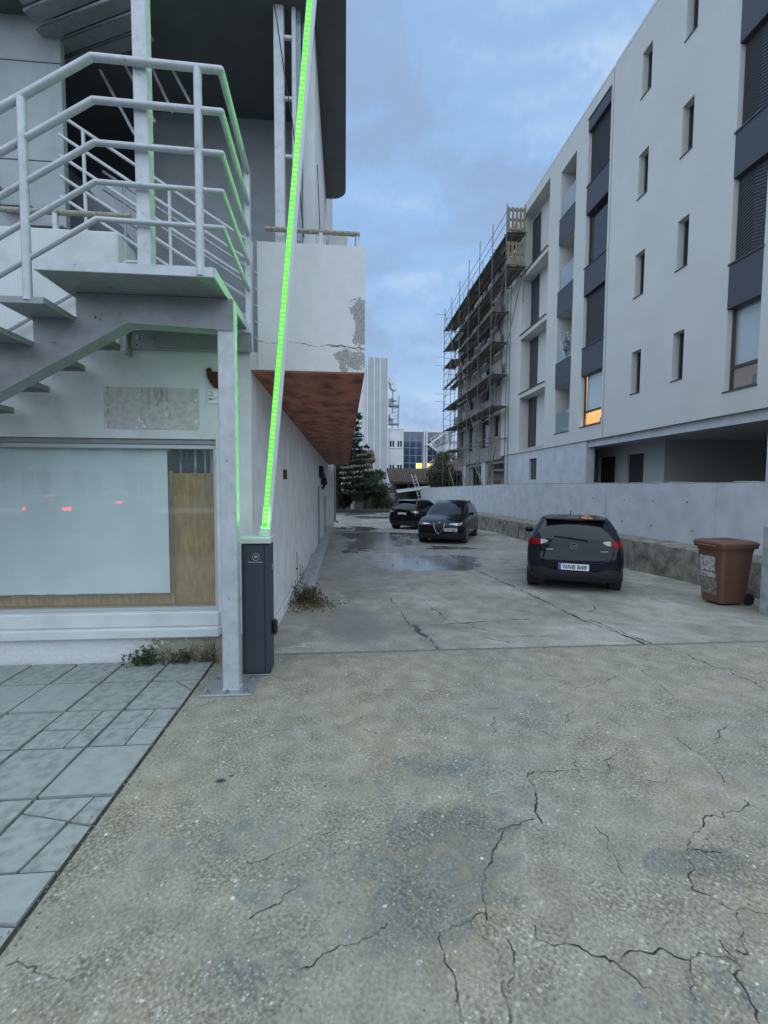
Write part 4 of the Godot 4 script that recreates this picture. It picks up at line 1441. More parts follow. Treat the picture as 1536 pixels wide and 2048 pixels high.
# ---------------------------------------------------------------- walls on the right
func build_right_walls() -> void:
	var t := thing("retaining_wall", "long pale grey cast concrete retaining wall beside the parked cars", "wall", Vector3(7.75, 0, -20))
	var z := -3.2
	var k := 0
	while z > -45.0:
		var ln := 4.0 if k else 5.6
		var z1 := maxf(z - ln, -45.6)
		var top0 := 1.79 if z > -20.0 else lerpf(1.79, 1.44, clampf((-20.0 - z) / 25.0, 0, 1))
		var top1 := 1.79 if z1 > -20.0 else lerpf(1.79, 1.44, clampf((-20.0 - z1) / 25.0, 0, 1))
		var mb := MB.new()
		var dx := 0.004 * (k % 2)
		mb.prism(PackedVector2Array([Vector2(z, -0.9), Vector2(z, top0), Vector2(z1 + 0.012, top1), Vector2(z1 + 0.012, -0.9)]), Vector3(7.75 + dx, 0, 0), Vector3.BACK, Vector3.UP, Vector3(0.24, 0, 0))
		var p := wpart("wall_panel", mb, M.concrete, t)
		# uneven laitance along the top
		mb = MB.new()
		var n := 14
		for q in n:
			var a := lerpf(z, z1, float(q) / n)
			var b := lerpf(z, z1, float(q + 1) / n)
			var h := lerpf(top0, top1, float(q) / n)
			var e := rng.randf_range(0.004, 0.03)
			mb.cspan(Vector3(7.75 + dx - rng.randf_range(0.0, 0.008), h - 0.01, a - 0.01), Vector3(7.96, h + e, b), 0.006)
		wpart("top_crust", mb, M.block_concrete, p)
		for q in 3:
			for r in 2:
				var hz := z - (0.6 + q * 1.25) - rng.randf_range(0, 0.2)
				if hz < z1 + 0.2:
					continue
				mb = MB.new()
				mb.cyl(Vector3(7.746 + dx, 0.72 + r * 0.62 + rng.randf_range(-0.03, 0.03), hz), Vector3(7.76, 0.72 + r * 0.62, hz), 0.022, 0.018, 8)
				wpart("tie_hole", mb, M.dirt, p)
		z = z1
		k += 1
	var u := thing("low_plinth_wall", "weathered low concrete plinth wall with sloping ledge under retaining wall", "wall", Vector3(7.3, 0, -18))
	var st := [[-6.25, 0.40, 0.46], [-8.6, 0.38, 0.43], [-11.0, 0.36, 0.39], [-15.7, 0.25, 0.33], [-17.9, 0.20, 0.30], [-23.6, 0.13, 0.22], [-30.0, 0.05, 0.14], [-45.0, -0.1, 0.0]]
	for i in st.size() - 1:
		var mb := MB.new()
		var a: Array = st[i]
		var b: Array = st[i + 1]
		var za: float = a[0]
		var zb: float = b[0] + 0.015
		var off := 0.03 if i % 2 else 0.0
		var sub := 6
		for q in sub:
			var t0 := float(q) / sub
			var t1 := float(q + 1) / sub
			var s0 := [lerpf(za, zb, t0), lerpf(a[1], b[1], t0), lerpf(a[2], b[2], t0)]
			var s1 := [lerpf(za, zb, t1), lerpf(a[1], b[1], t1), lerpf(a[2], b[2], t1)]
			var w0 := off + 0.012 * sin(i * 6 + q) * 1.0
			var w1 := off + 0.012 * sin(i * 6 + q + 1) * 1.0
			mb.quad(Vector3(7.08 + w0, -1.0, s0[0]), Vector3(7.08 + w1, -1.0, s1[0]), Vector3(7.12 + w1, s1[1], s1[0]), Vector3(7.12 + w0, s0[1], s0[0]))
			mb.quad(Vector3(7.12 + w0, s0[1], s0[0]), Vector3(7.12 + w1, s1[1], s1[0]), Vector3(7.76, s1[2], s1[0]), Vector3(7.76, s0[2], s0[0]))
		mb.quad(Vector3(7.76, -1.0, za), Vector3(7.08 + off, -1.0, za), Vector3(7.12 + off, a[1], za), Vector3(7.76, a[2], za))
		mb.quad(Vector3(7.08 + off, -1.0, zb), Vector3(7.76, -1.0, zb), Vector3(7.76, b[2], zb), Vector3(7.12 + off, b[1], zb))
		wpart("plinth_block", mb, M.old_concrete, u)
	# low pier at the right edge
	u = thing("concrete_pier", "grey concrete gate pier at the right edge beside the bin", "pier", Vector3(6.8, 0, -5.6))
	var mb := MB.new()
	mb.cspan(Vector3(6.25, -0.4, -5.0), Vector3(7.7, 1.14, -6.22), 0.02)
	wpart("pier_body", mb, M.block_concrete, u)
	# ground behind the wall
	mb = MB.new()
	mb.span(Vector3(7.98, -1.2, 1.5), Vector3(40, 0.28, -60))
	struct("raised_yard", mb, M.yard)

# ---------------------------------------------------------------- apartment block
func holes(mb: MB, x0: float, x1: float, z0: float, z1: float, y0: float, y1: float, cuts: Array) -> void:
	# wall in the plane of z and y, cut into boxes round the openings [z0, z1, y0, y1]
	var zs := [z0, z1]
	for c in cuts:
		for e in [c[0], c[1]]:
			if not zs.has(e):
				zs.append(e)
	zs.sort()
	for k in zs.size() - 1:
		var mid: float = (zs[k] + zs[k + 1]) * 0.5
		var spans := [[y0, y1]]
		for c in cuts:
			if c[0] < mid and mid < c[1]:
				var next := []
				for s in spans:
					if c[3] <= s[0] or c[2] >= s[1]:
						next.append(s)
						continue
					if c[2] > s[0]:
						next.append([s[0], c[2]])
					if c[3] < s[1]:
						next.append([c[3], s[1]])
				spans = next
		for s in spans:
			mb.span(Vector3(x0, s[0], zs[k]), Vector3(x1, s[1], zs[k + 1]))

func herringbone(parent: Node3D, x: float, z0: float, z1: float, y0: float, y1: float, slope: float) -> void:
	# shutter of slanting strips meeting in a chevron at mid width
	var zm := (z0 + z1) * 0.5
	var hw := (z1 - z0) * 0.5
	var st := MB.new()
	var n := int((y1 - y0) / 0.075)
	for k in n:
		var y := y0 + (k + 0.5) * (y1 - y0) / n
		for s in [-1.0, 1.0]:
			var a := Vector3(x, y, zm)
			var b := Vector3(x, clampf(y + slope, y0 + 0.01, y1 - 0.01), zm + s * hw)
			st.bar(a, b, 0.012, 0.03)
	var o := wpart("shutter_slats", st, M.shutter, parent)
	o.set_meta("kind", "stuff")

func build_flats() -> void:
	var b := thing("apartment_block", "four storey off-white apartment block with slit windows and dark panels", "building", Vector3(14, 0.28, -18))
	var X := FLAT_X
	var F := 3.03
	var cuts := []
	for f in 4:
		cuts.append([-14.03, -13.57, 4.68 + f * F, 6.0 + f * F])
		cuts.append([-12.19, -11.77, 4.68 + f * F, 6.0 + f * F])
	cuts.append([-10.38, -9.49, 4.02, 15.55])
	cuts.append([-17.13, -15.68, 4.02, 15.55])
	for f in 4:
		cuts.append([-19.32, -18.02, 4.0 + f * F, 5.97 + f * F])
	cuts.append([-23.42, -20.38, 3.46, 15.58])
	var mb := MB.new()
	holes(mb, X, X + 0.34, -26.2, -5.0, 3.45, 16.0, cuts)
	wpart("facade", mb, M.flat_wall, b)
	mb = MB.new()
	mb.cspan(Vector3(X - 0.004, 16.0, -4.98), Vector3(X + 0.5, 16.16, -15.5), 0.03)
	mb.cspan(Vector3(X - 0.004, 16.0, -15.52), Vector3(X + 0.5, 16.14, -26.2), 0.03)
	wpart("roof_edge", mb, M.frame_white, b)
	mb = MB.new()
	mb.span(Vector3(X + 0.5, 15.9, -4.9), Vector3(26, 16.05, -37))
	wpart("roof", mb, M.concrete, b)
	# expansion joint
	mb = MB.new()
	mb.span(Vector3(X - 0.006, 3.47, -15.555), Vector3(X + 0.002, 15.98, -15.525))
	wpart("joint_cover", mb, M.steel_dull, b)
	# core behind the openings
	mb = MB.new()
	mb.span(Vector3(X + 2.6, 3.5, -5.2), Vector3(26, 15.9, -36.8))
	mb.span(Vector3(X + 0.34, 3.46, -5.0), Vector3(X + 2.6, 3.7, -26.2))
	wpart("core", mb, M.core, b)
	mb = MB.new()
	mb.span(Vector3(X, 3.2, -4.8), Vector3(26, 16.0, -5.0))
	wpart("end_wall", mb, M.flat_wall, b)
	# slit windows
	for f in 4:
		for q in [[-14.03, -13.57], [-12.19, -11.77]]:
			var y0 := 4.68 + f * F
			mb = MB.new()
			mb.span(Vector3(X + 0.20, y0, q[0]), Vector3(X + 0.26, y0 + 0.05, q[1]))
			mb.span(Vector3(X + 0.20, y0 + 1.27, q[0]), Vector3(X + 0.26, y0 + 1.32, q[1]))
			mb.span(Vector3(X + 0.20, y0 + 0.05, q[0]), Vector3(X + 0.26, y0 + 1.27, q[0] + 0.05))
			mb.span(Vector3(X + 0.20, y0 + 0.05, q[1] - 0.05), Vector3(X + 0.26, y0 + 1.27, q[1]))
			var w := wpart("slit_window", mb, M.anthracite, b)
			mb = MB.new()
			mb.span(Vector3(X + 0.225, y0 + 0.05, q[0] + 0.05), Vector3(X + 0.235, y0 + 1.27, q[1] - 0.05))
			wpart("pane", mb, M.glass_dark, w)
			mb = MB.new()
			mb.cspan(Vector3(X - 0.025, y0 - 0.03, q[0] - 0.03), Vector3(X + 0.22, y0 - 0.002, q[1] + 0.01), 0.004)
			wpart("sill", mb, M.anthracite, w)
	# wide window strips with spandrel panels
	for q in [[-10.38, -9.49, 0], [-17.13, -15.68, 1]]:
		var z0: float = q[0]
		var z1: float = q[1]
		for f in 4:
			var yb := 5.97 + f * F
			var yt := yb + (1.06 if f < 3 else 15.55 - yb)
			mb = MB.new()
			mb.cspan(Vector3(X - 0.02, yb, z0 + 0.002), Vector3(X + 0.30, yt, z1 - 0.002), 0.006)
			mb.cspan(Vector3(X - 0.045, yt - 0.04, z0 - 0.02), Vector3(X - 0.021, yt, z1 + 0.02), 0.004)
			wpart("spandrel_panel", mb, M.anthracite, b)
			var y0 := 4.02 + f * F
			var y1 := yb
			var fr := MB.new()
			fr.span(Vector3(X + 0.14, y0, z0), Vector3(X + 0.20, y0 + 0.06, z1))
			fr.span(Vector3(X + 0.14, y0, z0), Vector3(X + 0.20, y1, z0 + 0.06))
			fr.span(Vector3(X + 0.14, y0, z1 - 0.06), Vector3(X + 0.20, y1, z1))
			if f == 0:
				fr.span(Vector3(X + 0.14, y0 + 0.52, z0 + 0.06), Vector3(X + 0.20, y0 + 0.60, z1 - 0.06))
			var w := wpart("strip_window", fr, M.anthracite_b, b)
			mb = MB.new()
			mb.cspan(Vector3(X - 0.03, y0 - 0.035, z0 - 0.03), Vector3(X + 0.15, y0 - 0.003, z1 + 0.02), 0.004)
			wpart("sill", mb, M.anthracite, w)
			mb = MB.new()
			mb.span(Vector3(X + 0.172, y0 + 0.06, z0 + 0.06), Vector3(X + 0.178, y1, z1 - 0.06))
			wpart("pane", mb, M.glass if f == 0 else M.glass_dark, w)
			if f == 0:
				mb = MB.new()
				mb.span(Vector3(X + 0.24, y0 + 0.62, z0 + 0.02), Vector3(X + 0.246, y1, z1 - 0.02))
				wpart("roller_blind", mb, M.blind, w)
				# room behind: floor, back and cheeks
				mb = MB.new()
				mb.span(Vector3(X + 1.4, y0 - 0.1, z0 - 0.3), Vector3(X + 1.45, y1 + 0.4, z1 + 0.3))
				mb.span(Vector3(X + 0.345, y0 - 0.1, z0 - 0.3), Vector3(X + 1.4, y0 - 0.05, z1 + 0.3))
				mb.span(Vector3(X + 0.345, y0 - 0.05, z0 - 0.3), Vector3(X + 1.4, y1 + 0.4, z0 - 0.25))
				mb.span(Vector3(X + 0.345, y0 - 0.05, z1 + 0.25), Vector3(X + 1.4, y1 + 0.4, z1 + 0.3))
				mb.span(Vector3(X + 0.345, y1 + 0.35, z0 - 0.25), Vector3(X + 1.4, y1 + 0.4, z1 + 0.25))
				wpart("lit_room", mb, M.room, b)
				var lamp := MB.new()
				lamp.ball(Vector3(X + 0.85, y1 - 0.1, (z0 + z1) * 0.5), 0.07, 12)
				wpart("ceiling_lamp", lamp, M.lit, b)
				var l := OmniLight3D.new()
				l.name = "ceiling_light"
				l.light_color = Color(1.0, 0.80, 0.42)
				l.light_energy = 1.7 if q[2] == 1 else 0.05
				l.light_size = 0.07
				l.omni_range = 6.0
				l.omni_attenuation = 2.0
				l.shadow_enabled = true
				b.add_child(l, true)
				l.position = Vector3(X + 0.85, y1 - 0.1, (z0 + z1) * 0.5) - b.position
				for e in ([[0.3, 0.35], [0.75, 0.2]] if q[2] == 1 else [[0.25, 0.4], [0.6, 0.3]]):
					mb = MB.new()
					var zc := lerpf(z0, z1, e[0])
					mb.cspan(Vector3(X + 0.6, y0 - 0.05, zc - 0.1), Vector3(X + 0.9, y0 + e[1], zc + 0.15), 0.01)
					wpart("furniture", mb, M.anthracite_b, b)
			elif not (q[2] == 1 and f == 2):
				mb = MB.new()
				mb.span(Vector3(X + 0.125, y0 + 0.01, z0 + 0.02), Vector3(X + 0.135, y1, z1 - 0.02))
				wpart("shutter_sheet", mb, M.anthracite_b, w)
				herringbone(w, X + 0.115, z0 + 0.03, z1 - 0.03, y0 + 0.03, y1 - 0.02, -0.12 if q[2] == 0 else 0.0)
	# narrow balconies
	for f in 4:
		var y0 := 4.0 + f * F
		var n := MB.new()
		n.span(Vector3(X + 1.2, y0, -19.32), Vector3(X + 1.3, y0 + 2.0, -18.02))
		n.span(Vector3(X + 0.34, y0 - 0.2, -19.4), Vector3(X + 1.2, y0, -17.9))
		n.span(Vector3(X + 0.34, y0 + 1.97, -19.4), Vector3(X + 1.2, y0 + 2.2, -17.9))
		n.span(Vector3(X + 0.34, y0, -19.45), Vector3(X + 1.2, y0 + 2.0, -19.32))
		n.span(Vector3(X + 0.34, y0, -18.02), Vector3(X + 1.2, y0 + 2.0, -17.9))
		var bal := wpart("balcony", n, M.flat_wall, b)
		mb = MB.new()
		mb.span(Vector3(X + 1.15, y0 + 0.02, -19.2), Vector3(X + 1.195, y0 + 1.9, -18.2))
		wpart("balcony_door", mb, M.glass_dark, bal)
		mb = MB.new()
		mb.span(Vector3(X + 0.05, y0, -19.30), Vector3(X + 0.062, y0 + 0.92, -18.04))
		wpart("glass_balustrade", mb, M.balustrade, bal)
		mb = MB.new()
		mb.cspan(Vector3(X - 0.03, y0 - 0.03, -19.36), Vector3(X + 0.30, y0 - 0.002, -18.0), 0.004)
		wpart("sill", mb, M.anthracite, bal)
		if f < 3:
			mb = MB.new()
			mb.cspan(Vector3(X - 0.02, y0 + 1.96, -19.335), Vector3(X - 0.001, y0 + 2.999, -18.005), 0.006)
			wpart("spandrel_panel", mb, M.anthracite, b)
	# plant drooping from one balcony
	var pot := thing("balcony_plant", "pale bushy plant hanging over a narrow balcony", "plant", Vector3(X - 0.01, 7.05, -18.4))
	part_mesh("leaves", leaf_cloud(320, 0.05, func() -> Vector3: return Vector3(rng.randfn(0, 0.05), 0.55 + rng.randfn(0, 0.16), rng.randfn(0, 0.10))), M.leaf_pale, pot)
	mb = MB.new()
	for k in 6:
		mb.tube([Vector3(0.02, 0.0, 0.0), Vector3(rng.randfn(0, 0.03), 0.35, rng.randfn(0, 0.06)), Vector3(rng.randfn(0, 0.04), 0.8, rng.randfn(0, 0.16))], 0.006, 5)
	part("stems", mb, M.bark, pot)
	# loggia column: floor slabs with drip edge, back wall, tall shutters
	mb = MB.new()
	mb.span(Vector3(X + 0.54, 3.46, -23.5), Vector3(X + 0.64, 15.7, -20.3))
	mb.span(Vector3(X + 0.34, 3.46, -23.55), Vector3(X + 0.54, 15.7, -23.42))
	mb.span(Vector3(X + 0.34, 3.46, -20.38), Vector3(X + 0.54, 15.7, -20.25))
	mb.span(Vector3(X + 0.34, 15.58, -23.5), Vector3(X + 0.54, 15.7, -20.3))
	wpart("loggia_wall", mb, M.flat_wall, b)
	for f in 4:
		var y0 := 3.46 + f * F
		if f > 0:
			mb = MB.new()
			mb.cspan(Vector3(X - 0.05, y0 - 0.20, -23.415), Vector3(X + 0.54, y0 + 0.02, -20.385), 0.006)
			var sl := wpart("loggia_slab", mb, M.flat_wall, b)
			mb = MB.new()
			mb.cspan(Vector3(X - 0.10, y0 + 0.02, -23.46), Vector3(X + 0.02, y0 + 0.055, -20.36), 0.004)
			wpart("drip_edge", mb, M.anthracite, sl)
		mb = MB.new()
		mb.cspan(Vector3(X + 0.50, y0 + 0.06, -23.40), Vector3(X + 0.535, y0 + 2.80, -22.48), 0.004)
		var sh := wpart("tall_shutter", mb, M.shutter, b)
		for k in 28:
			mb = MB.new()
			mb.box(Vector3(X + 0.496, y0 + 0.14 + k * 0.096, -22.94), Vector3(0.012, 0.06, 0.86))
			wpart("shutter_slat", mb, M.anthracite_b, sh)
	# bare concrete ground floor
	mb = MB.new()
	holes(mb, X + 0.05, X + 0.4, -25.7, -16.7, 0.2, 3.44, [[-22.1, -21.2, 2.02, 3.06]])
	wpart("concrete_wall", mb, M.concrete, b)
	mb = MB.new()
	mb.span(Vector3(X + 0.16, 2.02, -22.1), Vector3(X + 0.2, 3.06, -21.2))
	wpart("shutter_sheet", mb, M.shutter, b)
	mb = MB.new()
	mb.span(Vector3(X + 0.12, 3.2, -5.0), Vector3(X + 0.4, 3.44, -16.68))
	mb.span(Vector3(X + 0.4, 3.25, -5.0), Vector3(26, 3.44, -26.2))
	wpart("ground_floor_beam", mb, M.concrete, b)
	# car port under the block
	mb = MB.new()
	holes(mb, X + 1.4, X + 1.6, -20.0, -14.2, 0.2, 3.25, [[-18.1, -16.95, 0.3, 2.9], [-16.2, -15.25, 0.3, 2.9]])
	mb.span(Vector3(X + 6.5, 0.2, -26), Vector3(X + 6.7, 3.25, -5.0))
	mb.span(Vector3(X + 1.6, 0.2, -14.2), Vector3(X + 6.5, 3.25, -14.4))
	mb.span(Vector3(X + 0.2, 0.2, -8.9), Vector3(X + 0.6, 3.25, -9.35))
	mb.span(Vector3(X + 0.2, 0.2, -5.0), Vector3(X + 6.5, 3.25, -5.2))
	mb.span(Vector3(X + 4.6, 0.2, -26.0), Vector3(X + 4.8, 3.1, -37.0))
	wpart("carport_wall", mb, M.garage, b)
	for q in [[-18.1, -16.95], [-16.2, -15.25]]:
		mb = MB.new()
		mb.span(Vector3(X + 1.5, 0.3, q[0]), Vector3(X + 1.54, 2.9, q[1]))
		wpart("carport_door", mb, M.anthracite_b, b)
	# far bays, still raw render, behind the scaffold
	var rc := []
	for f in 4:
		rc.append([-27.6, -26.6, 4.7 + f * F, 6.0 + f * F])
		rc.append([-30.2, -28.6, 4.2 + f * F, 6.2 + f * F])
		rc.append([-33.4, -32.2, 4.2 + f * F, 6.2 + f * F])
		rc.append([-36.0, -34.8, 4.7 + f * F, 6.0 + f * F])
	mb = MB.new()
	holes(mb, X + 0.02, X + 0.34, -36.8, -26.2, 3.3, 15.9, rc)
	wpart("raw_facade", mb, M.raw_wall, b, "raw grey rendered bays behind the scaffold")
	for c in rc:
		mb = MB.new()
		mb.span(Vector3(X + 0.16, c[2], c[0]), Vector3(X + 0.2, c[3], c[0] + 0.06))
		mb.span(Vector3(X + 0.16, c[2], c[1] - 0.06), Vector3(X + 0.2, c[3], c[1]))
		mb.span(Vector3(X + 0.16, c[3] - 0.06, c[0] + 0.06), Vector3(X + 0.2, c[3], c[1] - 0.06))
		mb.span(Vector3(X + 0.16, c[2], c[0] + 0.06), Vector3(X + 0.2, c[2] + 0.06, c[1] - 0.06))
		var w := wpart("raw_window", mb, M.anthracite_b, b)
		mb = MB.new()
		mb.span(Vector3(X + 0.175, c[2] + 0.06, c[0] + 0.06), Vector3(X + 0.185, c[3] - 0.06, c[1] - 0.06))
		wpart("pane", mb, M.glass_dark, w)
	for z in [-29.4, -34.2]:
		mb = MB.new()
		mb.cspan(Vector3(X + 0.1, 0.2, z), Vector3(X + 0.7, 3.3, z - 0.9), 0.01)
		wpart("column", mb, M.concrete, b)
	mb = MB.new()
	mb.span(Vector3(X + 0.34, 3.1, -26.2), Vector3(26, 3.3, -36.8))
	mb.span(Vector3(X + 0.3, 3.1, -36.8), Vector3(26, 15.9, -37.0))
	wpart("floor_slab", mb, M.concrete, b)

# ---------------------------------------------------------------- scaffold
func build_scaffold() -> void:
	var t := thing("scaffolding", "rusty steel tube scaffold with plank decks against the raw facade", "scaffold", Vector3(8.55, 0.28, -31))
	var xo := 8.1
	var xi := 9.02
	var zb := [-25.0, -27.4, -29.8, -32.2, -34.6, -37.0]
	var ext := -22.8
	var lev := [4.45, 6.2, 7.95, 9.7, 11.35, 12.75, 14.4]
	for x in [xo, xi]:
		for z in zb:
			var mb := MB.new()
			mb.cyl(Vector3(x, 0.28, z), Vector3(x, 15.9 + rng.randf_range(0, 0.6), z), 0.025, 0.025, 7)
			wpart("standard", mb, M.scaff, t)
		var mb := MB.new()
		mb.cyl(Vector3(x, 11.0, ext), Vector3(x, 15.8, ext), 0.03, 0.03, 7)
		wpart("standard", mb, M.scaff, t)
		mb = MB.new()
		mb.cyl(Vector3(x, 9.6, zb[0]), Vector3(x, 12.7, ext), 0.025, 0.025, 6)
		wpart("brace", mb, M.scaff, t)
	# one standard runs down to the ground at the near corner
	for q in [[8.9, -24.2]]:
		var mb := MB.new()
		mb.cyl(Vector3(q[0], 0.28, q[1]), Vector3(q[0], 12.7, q[1]), 0.025, 0.025, 7)
		wpart("standard", mb, M.scaff, t)
	for k in lev.size():
		var near: float = ext if k >= 5 else zb[0]
		for x in [xo, xi]:
			var mb := MB.new()
			mb.cyl(Vector3(x, lev[k] - 0.06, near + 0.3), Vector3(x, lev[k] - 0.06, zb[5] - 0.4), 0.024, 0.024, 6)
			wpart("ledger", mb, M.scaff, t)
		for h in ([0.55, 1.05] if k > 4 else [1.0]):
			var mb := MB.new()
			mb.cyl(Vector3(xo, lev[k] + h, near + 0.1), Vector3(xo, lev[k] + h, zb[5] - 0.2), 0.016, 0.016, 6)
			wpart("guard_rail", mb, M.scaff, t)
		var zz: Array = zb.duplicate()
		if k >= 5:
			zz.push_front(ext)
		for i in zz.size():
			var mb := MB.new()
			mb.cyl(Vector3(xo - 0.15, lev[k] - 0.1, zz[i]), Vector3(xi + 0.12, lev[k] - 0.1, zz[i]), 0.024, 0.024, 6)
			wpart("transom", mb, M.scaff, t)
			if i == zz.size() - 1:
				continue
			if k == 0 and i != 4:
				continue
			for p in 4:
				if rng.randf() < 0.08:
					continue
				mb = MB.new()
				var px := xo + 0.0 + p * 0.235
				var sag := rng.randf_range(-0.012, 0.012)
				mb.bar(Vector3(px + 0.11, lev[k] + 0.0 + sag, zz[i] + rng.randf_range(0.05, 0.22)), Vector3(px + 0.11 + rng.randf_range(-0.02, 0.02), lev[k] - sag, zz[i + 1] - rng.randf_range(0.0, 0.2)), 0.22, 0.045)
				wpart("deck_plank", mb, M.plank if (p + i) % 2 else M.plank_b, t)
			# sheets and boards standing against the rail
			if rng.randf() < 0.55:
				mb = MB.new()
				mb.box(Vector3(xi - 0.12, lev[k] + 0.5, (zz[i] + zz[i + 1]) * 0.5), Vector3(0.03, 0.9, rng.randf_range(0.7, 1.6)), Basis(Vector3.BACK, 0.12))
				wpart("leaning_board", mb, M.plank if rng.randf() < 0.4 else M.raw_wall, t)
	for i in 5:
		var mb := MB.new()
		var y0: float = [0.28, 4.4, 7.9, 9.7, 12.7][i]
		mb.cyl(Vector3(xo - 0.03, y0, zb[i]), Vector3(xo - 0.03, y0 + 3.3, zb[i + 1]), 0.022, 0.022, 6)
		wpart("brace", mb, M.scaff, t)
		mb = MB.new()
		mb.cyl(Vector3(xo - 0.03, 4.4 + (i % 3) * 3.4, zb[i + 1]), Vector3(xo - 0.03, 7.8 + (i % 3) * 3.4, zb[i]), 0.022, 0.022, 6)
		wpart("brace", mb, M.scaff, t)
	# end frame ladder of rungs at the far end
	for k in 22:
		var mb := MB.new()
		mb.cyl(Vector3(xo, 2.2 + k * 0.62, zb[5]), Vector3(xi, 2.2 + k * 0.62 + (0.3 if k % 2 else -0.1), zb[5]), 0.016, 0.016, 6)
		wpart("rung", mb, M.scaff, t)
	for y in [5.2, 6.0, 8.6, 9.2, 11.5, 12.2, 15.6]:
		var mb := MB.new()
		mb.cyl(Vector3(xo - 0.75, y, zb[5]), Vector3(xo, y, zb[5]), 0.014, 0.014, 6)
		wpart("rung", mb, M.scaff, t)
	# raking props from the yard
	for q in [[8.35, -24.8, 8.1, -27.6, 2.2], [8.2, -28.6, 8.1, -31.4, 2.6], [8.2, -31.8, 8.1, -34.8, 2.4], [8.3, -26.9, 8.3, -24.4, 3.2]]:
		var mb := MB.new()
		mb.cyl(Vector3(q[0], 0.28, q[1]), Vector3(q[2], 0.28 + q[4] + 0.4, q[3]), 0.035, 0.035, 7)
		wpart("raking_prop", mb, M.pallet, t)
	# pallets stood on end across the near ends of the two top decks
	for k in 2:
		var y: float = lev[5 + k] + 0.03
		var zc := ext + 0.12
		var pl := thing("wooden_pallet", ["worn wooden pallet upright on the lower scaffold deck end", "worn wooden pallet upright on the topmost scaffold deck end"][k], "pallet", Vector3((xo + xi) * 0.5, y, zc), 0.0, "pallets closing the scaffold ends")
		for e in 5:
			var mb := MB.new()
			mb.box(Vector3(-0.42 + e * 0.2, 0.56, 0.05), Vector3(0.11, 1.12, 0.022))
			part("slat", mb, M.pallet, pl)
		for e in 3:
			var mb := MB.new()
			mb.box(Vector3(-0.02, 0.08 + e * 0.47, 0.0), Vector3(0.95, 0.10, 0.075))
			part("bearer", mb, M.plank, pl)

# ---------------------------------------------------------------- wheeled bin
func build_bin() -> void:
	var at := Vector3(6.22, ground_y(-6.8), -6.83)
	var t := thing("wheeled_bin", "brown plastic wheelie bin with torn paper labels beside the pier", "bin", at, -1.50)
	t.scale = Vector3(0.92, 1.0, 0.88)
	var sect := func(w: float, d: float, y: float, r: float) -> Array:
		var o := []
		for c in [[1, 1, 0.0], [-1, 1, PI * 0.5], [-1, -1, PI], [1, -1, PI * 1.5]]:
			for k in 4:
				var a: float = c[2] + PI * 0.5 * k / 3.0
				o.append(Vector3(c[0] * (w - r) + r * cos(a), y, c[1] * (d - r) + r * sin(a)))
		o.append(o[0])
		return o
	var loft := func(levels: Array) -> MB:
		var p := []
		for l in levels:
			p.append_array(sect.call(l[0], l[1], l[2], l[3]))
		var m := MB.new()
		m.grid(p, levels.size(), 17, true)
		return m
	var mb: MB = loft.call([[0.0, 0.0, 0.03, 0.0], [0.20, 0.245, 0.03, 0.05], [0.215, 0.26, 0.05, 0.05], [0.275, 0.33, 0.88, 0.055], [0.285, 0.345, 0.92, 0.055], [0.315, 0.385, 0.935, 0.05], [0.318, 0.388, 0.985, 0.05], [0.30, 0.37, 0.99, 0.05]])
	part("body", mb, M.bin, t)
	mb = loft.call([[0.322, 0.392, 0.985, 0.05], [0.328, 0.398, 1.0, 0.05], [0.325, 0.395, 1.025, 0.06], [0.26, 0.33, 1.055, 0.08], [0.0, 0.0, 1.062, 0.0]])
	var lid := part("lid", mb, M.bin, t)
	mb = MB.new()
	mb.cspan(Vector3(-0.20, 0.955, 0.38), Vector3(0.20, 0.985, 0.45), 0.008)
	part("handle", mb, M.bin, t)
	for s in [-1.0, 1.0]:
		mb = MB.new()
		mb.cyl(Vector3(0.20 * s, 0.10, -0.30), Vector3(0.25 * s, 0.10, -0.30), 0.10, 0.10, 16)
		part("wheel", mb, M.rubber, t)
	# torn labels on the narrow face
	var fz := func(y: float) -> float: return lerpf(0.26, 0.33, (y - 0.05) / 0.83) + 0.004
	var lab := func(y0: float, y1: float, x0: float, x1: float) -> MB:
		var m := MB.new()
		m.quad(Vector3(x0, y0, fz.call(y0)), Vector3(x1, y0, fz.call(y0)), Vector3(x1 + 0.006, y1, fz.call(y1)), Vector3(x0 - 0.008, y1, fz.call(y1)))
		return m
	part("label", lab.call(0.54, 0.79, -0.20, 0.10), M.paper, t, "torn white paper label")
	part("label", lab.call(0.44, 0.525, -0.195, 0.11), M.paper, t)
	var m3: StandardMaterial3D = M.paper.duplicate()
	m3.albedo_color = lin(0.27, 0.23, 0.21)
	part("label_residue", lab.call(0.17, 0.43, -0.18, 0.13), m3, t)

